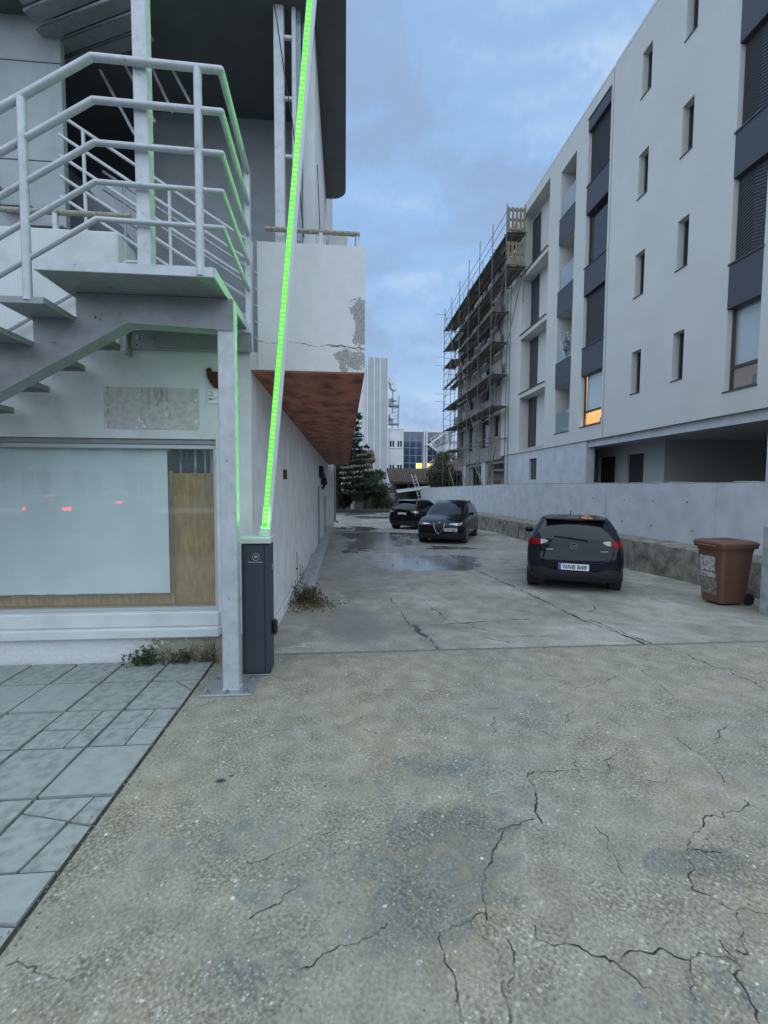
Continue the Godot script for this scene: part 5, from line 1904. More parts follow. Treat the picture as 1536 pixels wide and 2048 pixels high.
# ---------------------------------------------------------------- plants
# many small folded leaves joined into one mesh
func leaf_cloud(count: int, size: float, where: Callable, stretch := 2.2) -> ArrayMesh:
	var src := [Vector3(-0.5, 0, 0.08), Vector3(0, -0.06, 0), Vector3(0, 1.0, 0.1), Vector3(-0.35, 0.55, 0.12), Vector3(0.5, 0, 0.08), Vector3(0.35, 0.55, 0.12)]
	var tri := [0, 2, 1, 0, 3, 2, 1, 5, 4, 1, 2, 5]
	var v := PackedVector3Array()
	var n := PackedVector3Array()
	var uv := PackedVector2Array()
	var ix := PackedInt32Array()
	v.resize(count * 6)
	n.resize(count * 6)
	uv.resize(count * 6)
	ix.resize(count * 12)
	for k in count:
		var s := size * rng.randf_range(0.6, 1.4)
		var bs := Basis.from_euler(Vector3(rng.randf_range(-1.4, 1.4), rng.randf() * TAU, rng.randf_range(-1.4, 1.4)))
		var m := bs.z
		bs = bs.scaled_local(Vector3(s, s * stretch, s))
		var o: Vector3 = where.call()
		for e in 6:
			v[k * 6 + e] = o + bs * src[e]
			n[k * 6 + e] = m
		for e in 12:
			ix[k * 12 + e] = k * 6 + tri[e]
	var a := []
	a.resize(Mesh.ARRAY_MAX)
	a[Mesh.ARRAY_VERTEX] = v
	a[Mesh.ARRAY_NORMAL] = n
	a[Mesh.ARRAY_TEX_UV] = uv
	a[Mesh.ARRAY_INDEX] = ix
	var r := ArrayMesh.new()
	r.add_surface_from_arrays(Mesh.PRIMITIVE_TRIANGLES, a)
	return r

func tree(called: String, label: String, category: String, at: Vector3, height: float, radius: float, leaf: Material, count: int, size: float, trunk_h: float, clumps := 12, group := "", stretch := 2.2) -> void:
	var t := thing(called, label, category, at, 0.0, group)
	var mb := MB.new()
	mb.cyl(Vector3(0, -0.1, 0), Vector3(0.05, trunk_h, 0), height * 0.03 + 0.03, height * 0.02 + 0.02, 8)
	var cs := []
	for k in clumps:
		var a := rng.randf() * TAU
		var r := radius * sqrt(rng.randf()) * 0.75
		var y := lerpf(trunk_h * 0.7, height * 0.88, rng.randf())
		var c := Vector3(cos(a) * r, y, sin(a) * r)
		cs.append([c, radius * rng.randf_range(0.28, 0.55)])
		mb.cyl(Vector3(0.05, trunk_h * 0.8, 0), c, 0.035, 0.012, 5)
	part("trunk", mb, M.bark, t)
	part_mesh("crown", leaf_cloud(count, size, func() -> Vector3:
		var c: Array = cs[rng.randi() % cs.size()]
		var d := Vector3(rng.randfn(), rng.randfn() * 0.8, rng.randfn()).normalized() * pow(rng.randf(), 0.4)
		return c[0] + d * c[1], stretch), leaf, t)

func conifer(at: Vector3, height: float, radius: float) -> void:
	var t := thing("conifer_tree", "tall dark conifer with layered drooping branches behind the shop", "tree", at)
	var mb := MB.new()
	mb.cyl(Vector3(0, -0.1, 0), Vector3(0, height * 0.97, 0), 0.22, 0.03, 8)
	var tips := []
	var y := height * 0.12
	while y < height * 0.97:
		var f := 1.0 - y / height
		var n := 9
		for k in n:
			var a := TAU * k / n + y * 1.7 + rng.randf_range(-0.2, 0.2)
			var ln := radius * (0.22 + 0.85 * f) * rng.randf_range(0.75, 1.12)
			var d := Vector3(cos(a), 0, sin(a))
			var b := Vector3(0, y, 0)
			var e := b + d * ln + Vector3(0, ln * 0.10 + rng.randf_range(-0.1, 0.15), 0)
			mb.cyl(b, e, 0.03, 0.01, 5)
			tips.append([b, e, ln])
		y += 0.48 + 0.1 * rng.randf()
	part("trunk", mb, M.bark, t)
	part_mesh("crown", leaf_cloud(26000, 0.095, func() -> Vector3:
		var s: Array = tips[rng.randi() % tips.size()]
		var u := sqrt(rng.randf())
		var p: Vector3 = (s[0] as Vector3).lerp(s[1], u)
		var w: float = s[2] * 0.16 * (1.1 - u) + 0.04
		return p + Vector3(rng.randfn() * w, rng.randfn() * 0.06 - 0.02, rng.randfn() * w), 2.6), M.leaf_dark, t)

func weeds(called: String, label: String, at: Vector3, count: int, rx: float, rz: float, h: float, leaf: Material, size: float, stems: Material) -> void:
	var t := thing(called, label, "plant", at)
	var mb := MB.new()
	var pts := []
	for k in count:
		var b := Vector3(rng.randfn(0, 0.45) * rx, 0, absf(rng.randfn(0, 0.45)) * rz)
		var lean := Vector3(rng.randfn(0, 0.35), 1.0, rng.randfn(0.15, 0.3)).normalized()
		var ln := h * rng.randf_range(0.3, 1.0)
		var m := b + lean * ln * 0.5
		var e := m + (lean + Vector3(rng.randfn(0, 0.3), rng.randfn(-0.1, 0.3), rng.randfn(0, 0.3))).normalized() * ln * 0.5
		mb.cyl(b, m, 0.0028, 0.002, 4, false)
		mb.cyl(m, e, 0.002, 0.0008, 4, false)
		pts.append([m, e])
		pts.append([b, m])
	part("stems", mb, stems, t).set_meta("kind", "stuff")
	part_mesh("leaves", leaf_cloud(count * 9, size, func() -> Vector3:
		var s: Array = pts[rng.randi() % pts.size()]
		return (s[0] as Vector3).lerp(s[1], rng.randf()) + Vector3(rng.randfn(), rng.randfn(), rng.randfn()) * size * 0.8), leaf, t)

func build_plants() -> void:
	weeds("green_weed", "low leafy green weed at the foot of the shop wall", Vector3(-1.88, 0.002, -4.36), 34, 0.12, 0.10, 0.20, M.leaf_green, 0.016, M.leaf_olive)
	weeds("olive_weed", "straggling olive weed beside the stained plinth end", Vector3(-1.62, 0.002, -4.36), 34, 0.18, 0.08, 0.17, M.leaf_olive, 0.013, M.leaf_dry)
	weeds("dry_weed", "dry brown stalks growing behind the stair post", Vector3(-1.30, 0.002, -4.36), 30, 0.14, 0.06, 0.30, M.leaf_dry, 0.010, M.leaf_brown)
	weeds("dry_bush", "dry brown bush and dead leaves against the side wall", Vector3(-0.62, ground_y(-7.4) + 0.002, -7.5), 80, 0.20, 0.28, 0.36, M.leaf_brown, 0.022, M.leaf_dry)
	# litter of dead leaves round the dry bush
	var o := part_mesh("leaf_litter", leaf_cloud(520, 0.028, func() -> Vector3:
		var z := -7.15 + rng.randfn(0, 0.22)
		return Vector3(-0.50 + rng.randfn(0, 0.20), ground_y(z) + 0.01 + absf(rng.randfn(0, 0.025)), z), 1.3), M.leaf_dry)
	o.set_meta("kind", "stuff")
	tag(o, "pale dead leaves heaped in front of the dry bush", "leaves")
	# tall dry stalks on the wall
	var t := thing("dry_stalks", "thin bare stalks standing up along the white side wall", "plant", Vector3(-0.84, ground_y(-7.9), -7.9))
	for q in [[0.0, 0.0, 0.78], [0.02, -0.35, 0.5], [0.04, -0.6, 0.45], [-0.01, 0.2, 0.34]]:
		var mb := MB.new()
		mb.tube([Vector3(q[0], 0, q[1]), Vector3(q[0] + 0.02, q[2] * 0.5, q[1] + 0.02), Vector3(q[0], q[2], q[1])], 0.006, 5)
		mb.ball(Vector3(q[0], q[2] * 0.62, q[1]), 0.018, 6)
		part("stalk", mb, M.leaf_brown, t)
	conifer(Vector3(-0.7, ground_y(-41), -41.5), 13.2, 3.9)
	tree("grey_shrub", "grey-green rounded shrub at the end of the alley", "shrub", Vector3(1.9, -0.76, -43), 3.6, 1.35, M.leaf_grey, 5200, 0.085, 0.8, 14, "shrubs closing the alley")
	tree("green_shrub", "darker green shrub right of the grey one, behind the far car", "shrub", Vector3(3.6, -0.76, -43.5), 3.0, 1.5, M.leaf_green, 5200, 0.085, 0.7, 14, "shrubs closing the alley")
	tree("dark_shrub", "dark leafy shrub under the conifer at the alley end", "shrub", Vector3(0.4, -0.76, -44.0), 2.6, 1.5, M.leaf_dark, 4200, 0.09, 0.6, 12, "shrubs closing the alley")
	tree("tall_shrub", "dull green tree left of the old shed roof", "tree", Vector3(2.9, -0.78, -48.0), 4.4, 1.3, M.leaf_dark, 4200, 0.1, 1.4, 12)
	tree("olive_tree", "olive tree behind the wall below the scaffold, left one", "tree", Vector3(9.4, 0.28, -43), 4.6, 1.7, M.leaf_olive, 6000, 0.085, 1.2, 16, "olive trees behind the wall")
	tree("olive_tree", "olive tree behind the wall below the scaffold, right one", "tree", Vector3(11.8, 0.28, -41), 4.9, 1.8, M.leaf_olive, 6000, 0.085, 1.2, 16, "olive trees behind the wall")
	tree("far_tree", "pale far tree glimpsed between scaffold and glass block", "tree", Vector3(15.5, -0.8, -70), 8.2, 3.0, M.leaf_olive, 6000, 0.14, 2.5, 16)
	tree("bare_shrub", "dense dark shrub against the scaffold foot", "shrub", Vector3(8.9, 0.28, -39.0), 2.6, 1.2, M.leaf_dark, 3800, 0.08, 0.5, 12)

# ---------------------------------------------------------------- cars
# a body is a stack of plan outlines [y, front z, rear z, half width, front corner, rear corner, front bow, rear bow]; it faces -z
func outline(r: Array) -> Array:
	var o := []
	var w: float = r[3]
	var rf: float = minf(r[4], w * 0.8)
	var rr: float = minf(r[5], w * 0.8)
	for i in 6:
		var x := (w - rf) * i / 5.0
		o.append(Vector3(x, r[0], r[1] + r[6] * pow(x / w, 2)))
	var zf: float = r[1] + r[6] * pow((w - rf) / w, 2)
	for i in range(1, 5):
		var a := PI * 0.5 * i / 4.0
		o.append(Vector3(w - rf + rf * sin(a), r[0], zf + rf * (1.0 - cos(a))))
	var zr: float = r[2] - r[7] * pow((w - rr) / w, 2)
	for i in range(1, 10):
		o.append(Vector3(w + 0.012 * sin(PI * i / 10.0), r[0], lerpf(zf + rf, zr - rr, i / 10.0)))
	for i in 5:
		var a := PI * 0.5 * i / 4.0
		o.append(Vector3(w - rr + rr * cos(a), r[0], zr - rr + rr * sin(a)))
	for i in range(4, -1, -1):
		var x := (w - rr) * i / 5.0
		o.append(Vector3(x, r[0], r[2] - r[7] * pow(x / w, 2)))
	var full := o.duplicate()
	for i in range(o.size() - 2, 0, -1):
		full.append(Vector3(-o[i].x, o[i].y, o[i].z))
	full.append(o[0])
	return full

func ring_at(rings: Array, y: float) -> Array:
	for k in rings.size() - 1:
		if y <= rings[k + 1][0]:
			var t: float = clampf((y - rings[k][0]) / (rings[k + 1][0] - rings[k][0]), 0, 1)
			var o := []
			for e in 8:
				o.append(lerpf(rings[k][e], rings[k + 1][e], t))
			return o
	return rings[-1]

func end_z(rings: Array, x: float, y: float, rear: bool) -> float:
	var r := ring_at(rings, y)
	x = absf(x)
	var w: float = r[3]
	var c: float = minf(r[5] if rear else r[4], w * 0.8)
	var bow: float = r[7] if rear else r[6]
	var s := 1.0 if rear else -1.0
	var z0: float = r[2] if rear else r[1]
	if x <= w - c:
		return z0 - s * bow * pow(x / w, 2)
	var d := minf(x - (w - c), c * 0.999)
	return z0 - s * bow * pow((w - c) / w, 2) - s * c + s * sqrt(c * c - d * d)

# patch laid on the front or rear of a body; poly corners give x, y: lower edge then upper edge, left to right
func patch(rings: Array, rear: bool, lower: Array, upper: Array, lift: float) -> MB:
	var p := []
	var nx := 10
	var ny := 4
	for i in ny + 1:
		for k in nx + 1:
			var t := float(k) / nx
			var a := along(lower, t)
			var b := along(upper, t)
			var q := a.lerp(b, float(i) / ny)
			p.append(Vector3(q.x, q.y, end_z(rings, q.x, q.y, rear) + (lift if rear else -lift)))
	var m := MB.new()
	m.grid(p, ny + 1, nx + 1, not rear)
	return m

func along(pts: Array, t: float) -> Vector2:
	var f := t * (pts.size() - 1)
	var k := mini(int(f), pts.size() - 2)
	return Vector2(pts[k][0], pts[k][1]).lerp(Vector2(pts[k + 1][0], pts[k + 1][1]), f - k)

func mirror(a: Array) -> Array:
	var o := []
	for k in range(a.size() - 1, -1, -1):
		o.append([-a[k][0], a[k][1]])
	return o

func car_body(t: Node3D, rings: Array, paint: Material, g0: int, g1: int, clad: int, pillars: Array) -> void:
	var rows := rings.size()
	var pts := []
	for r in rings:
		pts.append(outline(r))
	var cols: int = pts[0].size()
	var nr := []
	for i in rows:
		var row := []
		for k in cols:
			var k0 := k - 1 if k > 0 else cols - 2
			var k1 := k + 1 if k < cols - 1 else 1
			var a: Vector3 = pts[mini(i + 1, rows - 1)][k] - pts[maxi(i - 1, 0)][k]
			var b: Vector3 = pts[i][k1] - pts[i][k0]
			row.append(a.cross(b).normalized())
		nr.append(row)
	var sets := {"body": MB.new(), "windscreen": MB.new(), "rear_window": MB.new(), "side_window": MB.new(), "side_window_b": MB.new(), "side_window_c": MB.new(), "side_window_d": MB.new(), "side_window_e": MB.new(), "side_window_f": MB.new(), "sill_cladding": MB.new()}
	for i in rows - 1:
		for k in cols - 1:
			var kk := k if k < 28 else 55 - k
			var cl := "body"
			if i < clad:
				cl = "sill_cladding"
			elif i >= g0 and i < g1:
				if kk < 7:
					cl = "windscreen"
				elif kk >= 10 and kk < 19 and not pillars.has(kk):
					cl = ("side_window" if kk < 13 else "side_window_b" if kk < 17 else "side_window_c") if k < 28 else ("side_window_d" if kk < 13 else "side_window_e" if kk < 17 else "side_window_f")
				elif kk >= 22:
					cl = "rear_window"
			var m: MB = sets[cl]
			var s := m.v.size()
			for q in [[i, k], [i + 1, k], [i + 1, k + 1], [i, k + 1]]:
				m.v.append(pts[q[0]][q[1]])
				m.n.append(nr[q[0]][q[1]])
				m.uv.append(Vector2(q[1] / 56.0, q[0] / float(rows)))
			m.ix.append_array([s, s + 2, s + 1, s, s + 3, s + 2])
	var body: MB = sets.body
	var top := Vector3(0, rings[-1][0] + 0.012, (rings[-1][1] + rings[-1][2]) * 0.5)
	var s := body.v.size()
	body.v.append(top)
	body.n.append(Vector3.UP)
	body.uv.append(Vector2.ZERO)
	for k in cols:
		body.v.append(pts[rows - 1][k])
		body.n.append((nr[rows - 1][k] + Vector3.UP * 2.0).normalized())
		body.uv.append(Vector2.ZERO)
	for k in cols - 1:
		body.ix.append_array([s, s + 1 + k, s + 2 + k])
	# floor pan
	sets.sill_cladding.span(Vector3(-rings[0][3] + 0.06, rings[0][0] - 0.01, rings[0][1] + 0.3), Vector3(rings[0][3] - 0.06, rings[0][0] + 0.02, rings[0][2] - 0.2))
	var bp := part("body", body, paint, t)
	for e in ["windscreen", "rear_window", "side_window", "side_window_b", "side_window_c", "side_window_d", "side_window_e", "side_window_f"]:
		if sets[e].v.size():
			part(e.left(11) if e.begins_with("side") else e, sets[e], M.car_glass, t)
	part("sill_cladding", sets.sill_cladding, M.plastic, t)

func car_wheels(t: Node3D, hw: float, zf: float, zr: float, r: float) -> void:
	for z in [zf, zr]:
		for s in [-1.0, 1.0]:
			# arch lip and dark well
			var mb := MB.new()
			for k in 16:
				var a := lerpf(-0.25, PI + 0.25, k / 16.0)
				var b := lerpf(-0.25, PI + 0.25, (k + 1) / 16.0)
				mb.bar(Vector3(s * (hw - 0.01), r + sin(a) * (r + 0.05), z + cos(a) * (r + 0.05)), Vector3(s * (hw - 0.01), r + sin(b) * (r + 0.05), z + cos(b) * (r + 0.05)), 0.06, 0.05)
			mb.cyl(Vector3(s * (hw - 0.2), r, z), Vector3(s * (hw + 0.006), r, z), r + 0.035, r + 0.035, 20)
			part("wheel_arch", mb, M.plastic, t)
			mb = MB.new()
			mb.cyl(Vector3(s * (hw - 0.19), r, z), Vector3(s * (hw + 0.005), r, z), r, r, 24)
			mb.cyl(Vector3(s * (hw + 0.005), r, z), Vector3(s * (hw + 0.022), r, z), r, r - 0.03, 24)
			var ty := part("tyre", mb, M.rubber, t)
			mb = MB.new()
			mb.cyl(Vector3(s * (hw + 0.01), r, z), Vector3(s * (hw + 0.025), r, z), r * 0.66, r * 0.64, 20)
			var rim := part("rim", mb, M.plastic, ty)
			mb = MB.new()
			for k in 5:
				var a := TAU * k / 5.0 + 0.3
				mb.bar(Vector3(s * (hw + 0.03), r, z), Vector3(s * (hw + 0.03), r + sin(a) * r * 0.63, z + cos(a) * r * 0.63), 0.035, 0.012)
			for k in 20:
				var a := TAU * k / 20.0
				var b := TAU * (k + 1) / 20.0
				mb.bar(Vector3(s * (hw + 0.026), r + sin(a) * r * 0.65, z + cos(a) * r * 0.65), Vector3(s * (hw + 0.026), r + sin(b) * r * 0.65, z + cos(b) * r * 0.65), 0.02, 0.02)
			part("spokes", mb, M.rim, ty)

func number_board(t: Node3D, rear: bool, x: float, y: float, z: float, text: String, tilt := 0.0) -> void:
	var bs := Basis(Vector3.RIGHT, tilt) if rear else Basis(Vector3.UP, PI) * Basis(Vector3.RIGHT, tilt)
	var o := Node3D.new()
	var mb := MB.new()
	mb.cbox(Vector3.ZERO, Vector3(0.52, 0.115, 0.012), 0.002)
	var p := part("number_plate", mb, M.plate_white, t)
	p.transform = Transform3D(bs, Vector3(x, y, z))
	o.free()
	mb = MB.new()
	mb.box(Vector3(-0.235, 0, 0.0075), Vector3(0.045, 0.11, 0.003))
	part("euro_band", mb, M.plate_blue, p)
	lettering(text, 0.098, M.ink, p, Vector3(0.02, 0.0, 0.0075), Basis.IDENTITY, "plate_number")

const HATCH := [
	[0.19, -1.88, 1.84, 0.76, 0.3, 0.3, 0.12, 0.10], [0.30, -1.98, 1.96, 0.82, 0.34, 0.30, 0.14, 0.12], [0.46, -2.0, 1.99, 0.842, 0.36, 0.28, 0.15, 0.13],
	[0.60, -1.97, 1.98, 0.848, 0.38, 0.26, 0.16, 0.13], [0.76, -1.87, 1.95, 0.845, 0.40, 0.26, 0.20, 0.13], [0.86, -1.40, 1.92, 0.835, 0.35, 0.26, 0.25, 0.13],
	[0.93, -1.00, 1.89, 0.822, 0.30, 0.26, 0.25, 0.13], [0.975, -0.88, 1.865, 0.805, 0.30, 0.24, 0.25, 0.13], [1.09, -0.62, 1.775, 0.75, 0.26, 0.20, 0.22, 0.12],
	[1.20, -0.38, 1.675, 0.695, 0.24, 0.18, 0.20, 0.11], [1.30, -0.12, 1.56, 0.64, 0.24, 0.18, 0.18, 0.10], [1.365, 0.08, 1.46, 0.585, 0.26, 0.2, 0.16, 0.10], [1.405, 0.40, 1.22, 0.43, 0.3, 0.3, 0.12, 0.10]]

const SUV := [
	[0.24, -2.12, 2.10, 0.82, 0.3, 0.3, 0.14, 0.10], [0.36, -2.22, 2.20, 0.88, 0.36, 0.32, 0.16, 0.12], [0.54, -2.25, 2.24, 0.90, 0.40, 0.30, 0.18, 0.13],
	[0.72, -2.23, 2.24, 0.905, 0.42, 0.30, 0.20, 0.14], [0.87, -2.12, 2.20, 0.90, 0.42, 0.30, 0.22, 0.14], [0.98, -1.55, 2.16, 0.89, 0.36, 0.30, 0.26, 0.14],
	[1.06, -1.08, 2.13, 0.875, 0.32, 0.30, 0.26, 0.14], [1.11, -0.96, 2.10, 0.858, 0.32, 0.28, 0.26, 0.14], [1.24, -0.70, 1.99, 0.80, 0.28, 0.24, 0.24, 0.13],
	[1.37, -0.42, 1.85, 0.74, 0.26, 0.22, 0.22, 0.12], [1.48, -0.14, 1.69, 0.685, 0.26, 0.22, 0.2, 0.12], [1.555, 0.10, 1.56, 0.625, 0.28, 0.24, 0.18, 0.12], [1.60, 0.48, 1.28, 0.46, 0.3, 0.3, 0.14, 0.12]]

func mirrors(t: Node3D, x: float, y: float, z: float, m: Material) -> void:
	for s in [-1.0, 1.0]:
		var mb := MB.new()
		mb.ball(Vector3(s * (x + 0.11), y, z), 0.1, 12, Vector3(1.0, 0.72, 0.6))
		mb.bar(Vector3(s * (x - 0.04), y - 0.05, z), Vector3(s * (x + 0.08), y - 0.03, z), 0.04, 0.03)
		part("mirror", mb, m, t)

func hatchback(called: String, label: String, at: Vector3, turn: float, lit: bool, plate: String, group := "") -> Node3D:
	var t := thing(called, label, "car", at, turn, group)
	car_body(t, HATCH, M.paint_navy, 7, 11, 1, [13, 14])
	car_wheels(t, 0.825, -1.28, 1.24, 0.30)
	mirrors(t, 0.80, 1.0, -0.55, M.paint_navy)
	# tail lamps, red outside and clear inside
	for s in [1, -1]:
		var lo := [[0.60, 0.865], [0.70, 0.845], [0.828, 0.845]]
		var up := [[0.60, 0.955], [0.70, 0.965], [0.812, 0.955]]
		var li := [[0.46, 0.925], [0.53, 0.88], [0.60, 0.865]]
		var ui := [[0.46, 0.93], [0.53, 0.955], [0.60, 0.955]]
		if s < 0:
			lo = mirror(lo)
			up = mirror(up)
			li = mirror(li)
			ui = mirror(ui)
		var l := part("tail_lamp", patch(HATCH, true, lo, up, 0.010), M.red_glow if lit else M.red_lens, t)
		part("reversing_lens", patch(HATCH, true, li, ui, 0.009), M.clear_lens, l)
	# dark lower bumper with a curved upper edge
	part("rear_bumper", patch(HATCH, true, [[-0.78, 0.22], [-0.4, 0.19], [0.4, 0.19], [0.78, 0.22]], [[-0.81, 0.42], [-0.55, 0.46], [-0.35, 0.40], [0.35, 0.40], [0.55, 0.46], [0.81, 0.42]], 0.014), M.plastic, t)
	# fold along the lower edge of the tailgate
	var mb := MB.new()
	var f := []
	for q in [[-0.66, 0.82], [-0.645, 0.70], [-0.58, 0.60], [-0.40, 0.555], [0.0, 0.545], [0.40, 0.555], [0.58, 0.60], [0.645, 0.70], [0.66, 0.82]]:
		f.append(Vector3(q[0], q[1], end_z(HATCH, q[0], q[1], true) + 0.004))
	mb.tube(f, 0.008, 6)
	part("tailgate_fold", mb, M.paint_navy, t)
	mb = MB.new()
	mb.cbox(Vector3(0, 1.352, 1.50), Vector3(1.06, 0.035, 0.26), 0.014, Basis(Vector3.RIGHT, 0.16))
	var sp := part("spoiler", mb, M.paint_navy, t)
	mb = MB.new()
	mb.cbox(Vector3(0, 1.322, 1.615), Vector3(0.36, 0.018, 0.02), 0.004)
	part("brake_lamp", mb, M.red_glow if lit else M.red_lens, sp)
	mb = MB.new()
	var wz := func(x: float, y: float) -> Vector3: return Vector3(x, y, end_z(HATCH, x, y, true) + 0.02)
	mb.tube([wz.call(0.22, 0.955), wz.call(0.12, 0.975), wz.call(-0.08, 1.0), wz.call(-0.36, 1.02)], 0.013, 6)
	part("wiper", mb, M.black, t)
	mb = MB.new()
	mb.cyl(Vector3(-0.05, 1.41, 0.9), Vector3(-0.05, 1.50, 1.03), 0.009, 0.005, 6)
	mb.ball(Vector3(-0.05, 1.41, 0.9), 0.025, 8, Vector3(0.7, 0.4, 1.4))
	part("aerial", mb, M.black, t)
	# round winged emblem and the name marks
	var ez := end_z(HATCH, 0.0, 0.855, true) + 0.008
	mb = MB.new()
	for k in 24:
		var a := TAU * k / 24.0
		var b := TAU * (k + 1) / 24.0
		mb.bar(Vector3(-0.02 + cos(a) * 0.062, 0.855 + sin(a) * 0.048, ez), Vector3(-0.02 + cos(b) * 0.062, 0.855 + sin(b) * 0.048, ez), 0.012, 0.006)
	var wing := [Vector2(-0.058, 0.02), Vector2(-0.03, 0.012), Vector2(0, -0.016), Vector2(0.03, 0.012), Vector2(0.058, 0.02)]
	for k in 4:
		mb.bar(Vector3(-0.02 + wing[k].x, 0.855 + wing[k].y, ez), Vector3(-0.02 + wing[k + 1].x, 0.855 + wing[k + 1].y, ez), 0.013, 0.006)
	part("emblem", mb, M.chrome, t)
	if plate:
		mb = MB.new()
		for q in [[-0.50, -0.47], [-0.465, -0.44], [-0.435, -0.41], [-0.405, -0.37]]:
			mb.box(Vector3((q[0] + q[1]) * 0.5, 0.775, end_z(HATCH, 0.44, 0.775, true) + 0.006), Vector3(q[1] - q[0], 0.018, 0.006))
		part("name_mark", mb, M.silver_print, t)
		mb = MB.new()
		mb.box(Vector3(0.49, 0.772, end_z(HATCH, 0.49, 0.772, true) + 0.006), Vector3(0.125, 0.024, 0.006), Basis(Vector3.UP, 0.16))
		part("name_badge", mb, M.chrome, t)
		number_board(t, true, -0.02, 0.475, end_z(HATCH, 0.2, 0.475, true) + 0.02, plate, -0.05)
	return t

func build_cars() -> void:
	# facing away beside the low wall
	var h := hatchback("navy_hatchback", "dark navy hatchback parked tail towards the camera", Vector3(5.02, -0.318, -9.6), -0.44, false, "NNB 849")
	h.rotation.x = -0.035
	# the same kind of SUV seen nose-on
	var t := thing("black_suv", "black SUV parked nose towards the camera with chrome V grille", "car", Vector3(4.36, -0.525, -18.35), PI - 0.42)
	car_body(t, SUV, M.paint_black, 7, 11, 1, [13, 14])
	car_wheels(t, 0.885, -1.36, 1.36, 0.36)
	mirrors(t, 0.86, 1.13, -0.62, M.paint_black)
	for s in [1, -1]:
		var lo := [[0.36, 0.80], [0.55, 0.775], [0.70, 0.75], [0.80, 0.77]]
		var up := [[0.36, 0.815], [0.55, 0.835], [0.70, 0.855], [0.84, 0.865]]
		if s > 0:
			part("headlamp", patch(SUV, false, lo, up, 0.008), M.lamp_lens, t)
		else:
			part("headlamp", patch(SUV, false, mirror(lo), mirror(up), 0.008), M.lamp_lens, t)
	part("grille", patch(SUV, false, [[-0.03, 0.45], [0.03, 0.45]], [[-0.20, 0.82], [0.20, 0.82]], 0.008), M.black, t)
	var mb := MB.new()
	var g := []
	for q in [[-0.20, 0.82], [-0.18, 0.70], [-0.10, 0.52], [0.0, 0.44], [0.10, 0.52], [0.18, 0.70], [0.20, 0.82]]:
		g.append(Vector3(q[0], q[1], end_z(SUV, q[0], q[1], false) - 0.014))
	mb.tube(g, 0.013, 6)
	part("grille_rim", mb, M.chrome, t)
	mb = MB.new()
	mb.cyl(Vector3(0, 0.85, end_z(SUV, 0, 0.85, false) - 0.002), Vector3(0, 0.856, end_z(SUV, 0, 0.85, false) - 0.02), 0.045, 0.042, 14)
	part("emblem", mb, M.chrome, t)
	part("lower_intake", patch(SUV, false, [[-0.70, 0.34], [0.70, 0.34]], [[-0.74, 0.50], [-0.2, 0.44], [0.2, 0.44], [0.74, 0.50]], 0.010), M.plastic, t)
	number_board(t, false, -0.42, 0.60, end_z(SUV, 0.42, 0.60, false) - 0.03, "PPZ 468")
	# hood creases
	for s in [-1.0, 1.0]:
		mb = MB.new()
		mb.tube([Vector3(s * 0.42, 0.875, -1.98), Vector3(s * 0.50, 0.975, -1.45), Vector3(s * 0.56, 1.052, -1.02)], 0.012, 6)
		part("bonnet_crease", mb, M.paint_black, t)
	for s in [-1.0, 1.0]:
		mb = MB.new()
		mb.tube([Vector3(s * 0.64, 1.56, 0.15), Vector3(s * 0.65, 1.60, 0.5), Vector3(s * 0.62, 1.56, 1.5)], 0.014, 6)
		part("roof_rail", mb, M.chrome, t)
	# farther SUV, tail towards us
	t = thing("dark_suv", "dark SUV parked farther back with its tail to the left", "car", Vector3(4.25, -0.66, -25.2), -0.62)
	car_body(t, SUV, M.paint_black, 7, 11, 1, [13, 14, 17])
	car_wheels(t, 0.885, -1.36, 1.36, 0.36)
	mirrors(t, 0.86, 1.13, -0.62, M.paint_black)
	for s in [1, -1]:
		var lo := [[0.50, 0.97], [0.70, 0.93], [0.87, 0.90]]
		var up := [[0.50, 1.01], [0.70, 1.02], [0.84, 1.03]]
		part("tail_lamp", patch(SUV, true, lo if s > 0 else mirror(lo), up if s > 0 else mirror(up), 0.01), M.lamp_lens, t)
	mb = MB.new()
	mb.tube([Vector3(0.74, 1.18, 1.55), Vector3(0.70, 1.40, 1.1), Vector3(0.66, 1.50, 0.4)], 0.013, 6)
	part("window_trim", mb, M.chrome, t)
	part("rear_bumper", patch(SUV, true, [[-0.80, 0.28], [0.80, 0.28]], [[-0.86, 0.55], [-0.4, 0.50], [0.4, 0.50], [0.86, 0.55]], 0.012), M.plastic, t)
	number_board(t, true, 0.0, 0.88, end_z(SUV, 0.2, 0.88, true) + 0.01, "")
	mb = MB.new()
	mb.cbox(Vector3(0, 1.55, 1.64), Vector3(1.1, 0.035, 0.26), 0.014, Basis(Vector3.RIGHT, 0.15))
	part("spoiler", mb, M.paint_black, t)
	# traffic on the street behind, mirrored in the shop window
	hatchback("passing_car", "car with lit tail lamps on the street, nearer one mirrored in the window", Vector3(-10.6, -0.10, 9.7), PI, true, "", "cars on the street")
	hatchback("passing_car", "car with lit tail lamps on the street, farther one mirrored in the window", Vector3(-11.6, -0.10, 15.5), PI, true, "", "cars on the street")

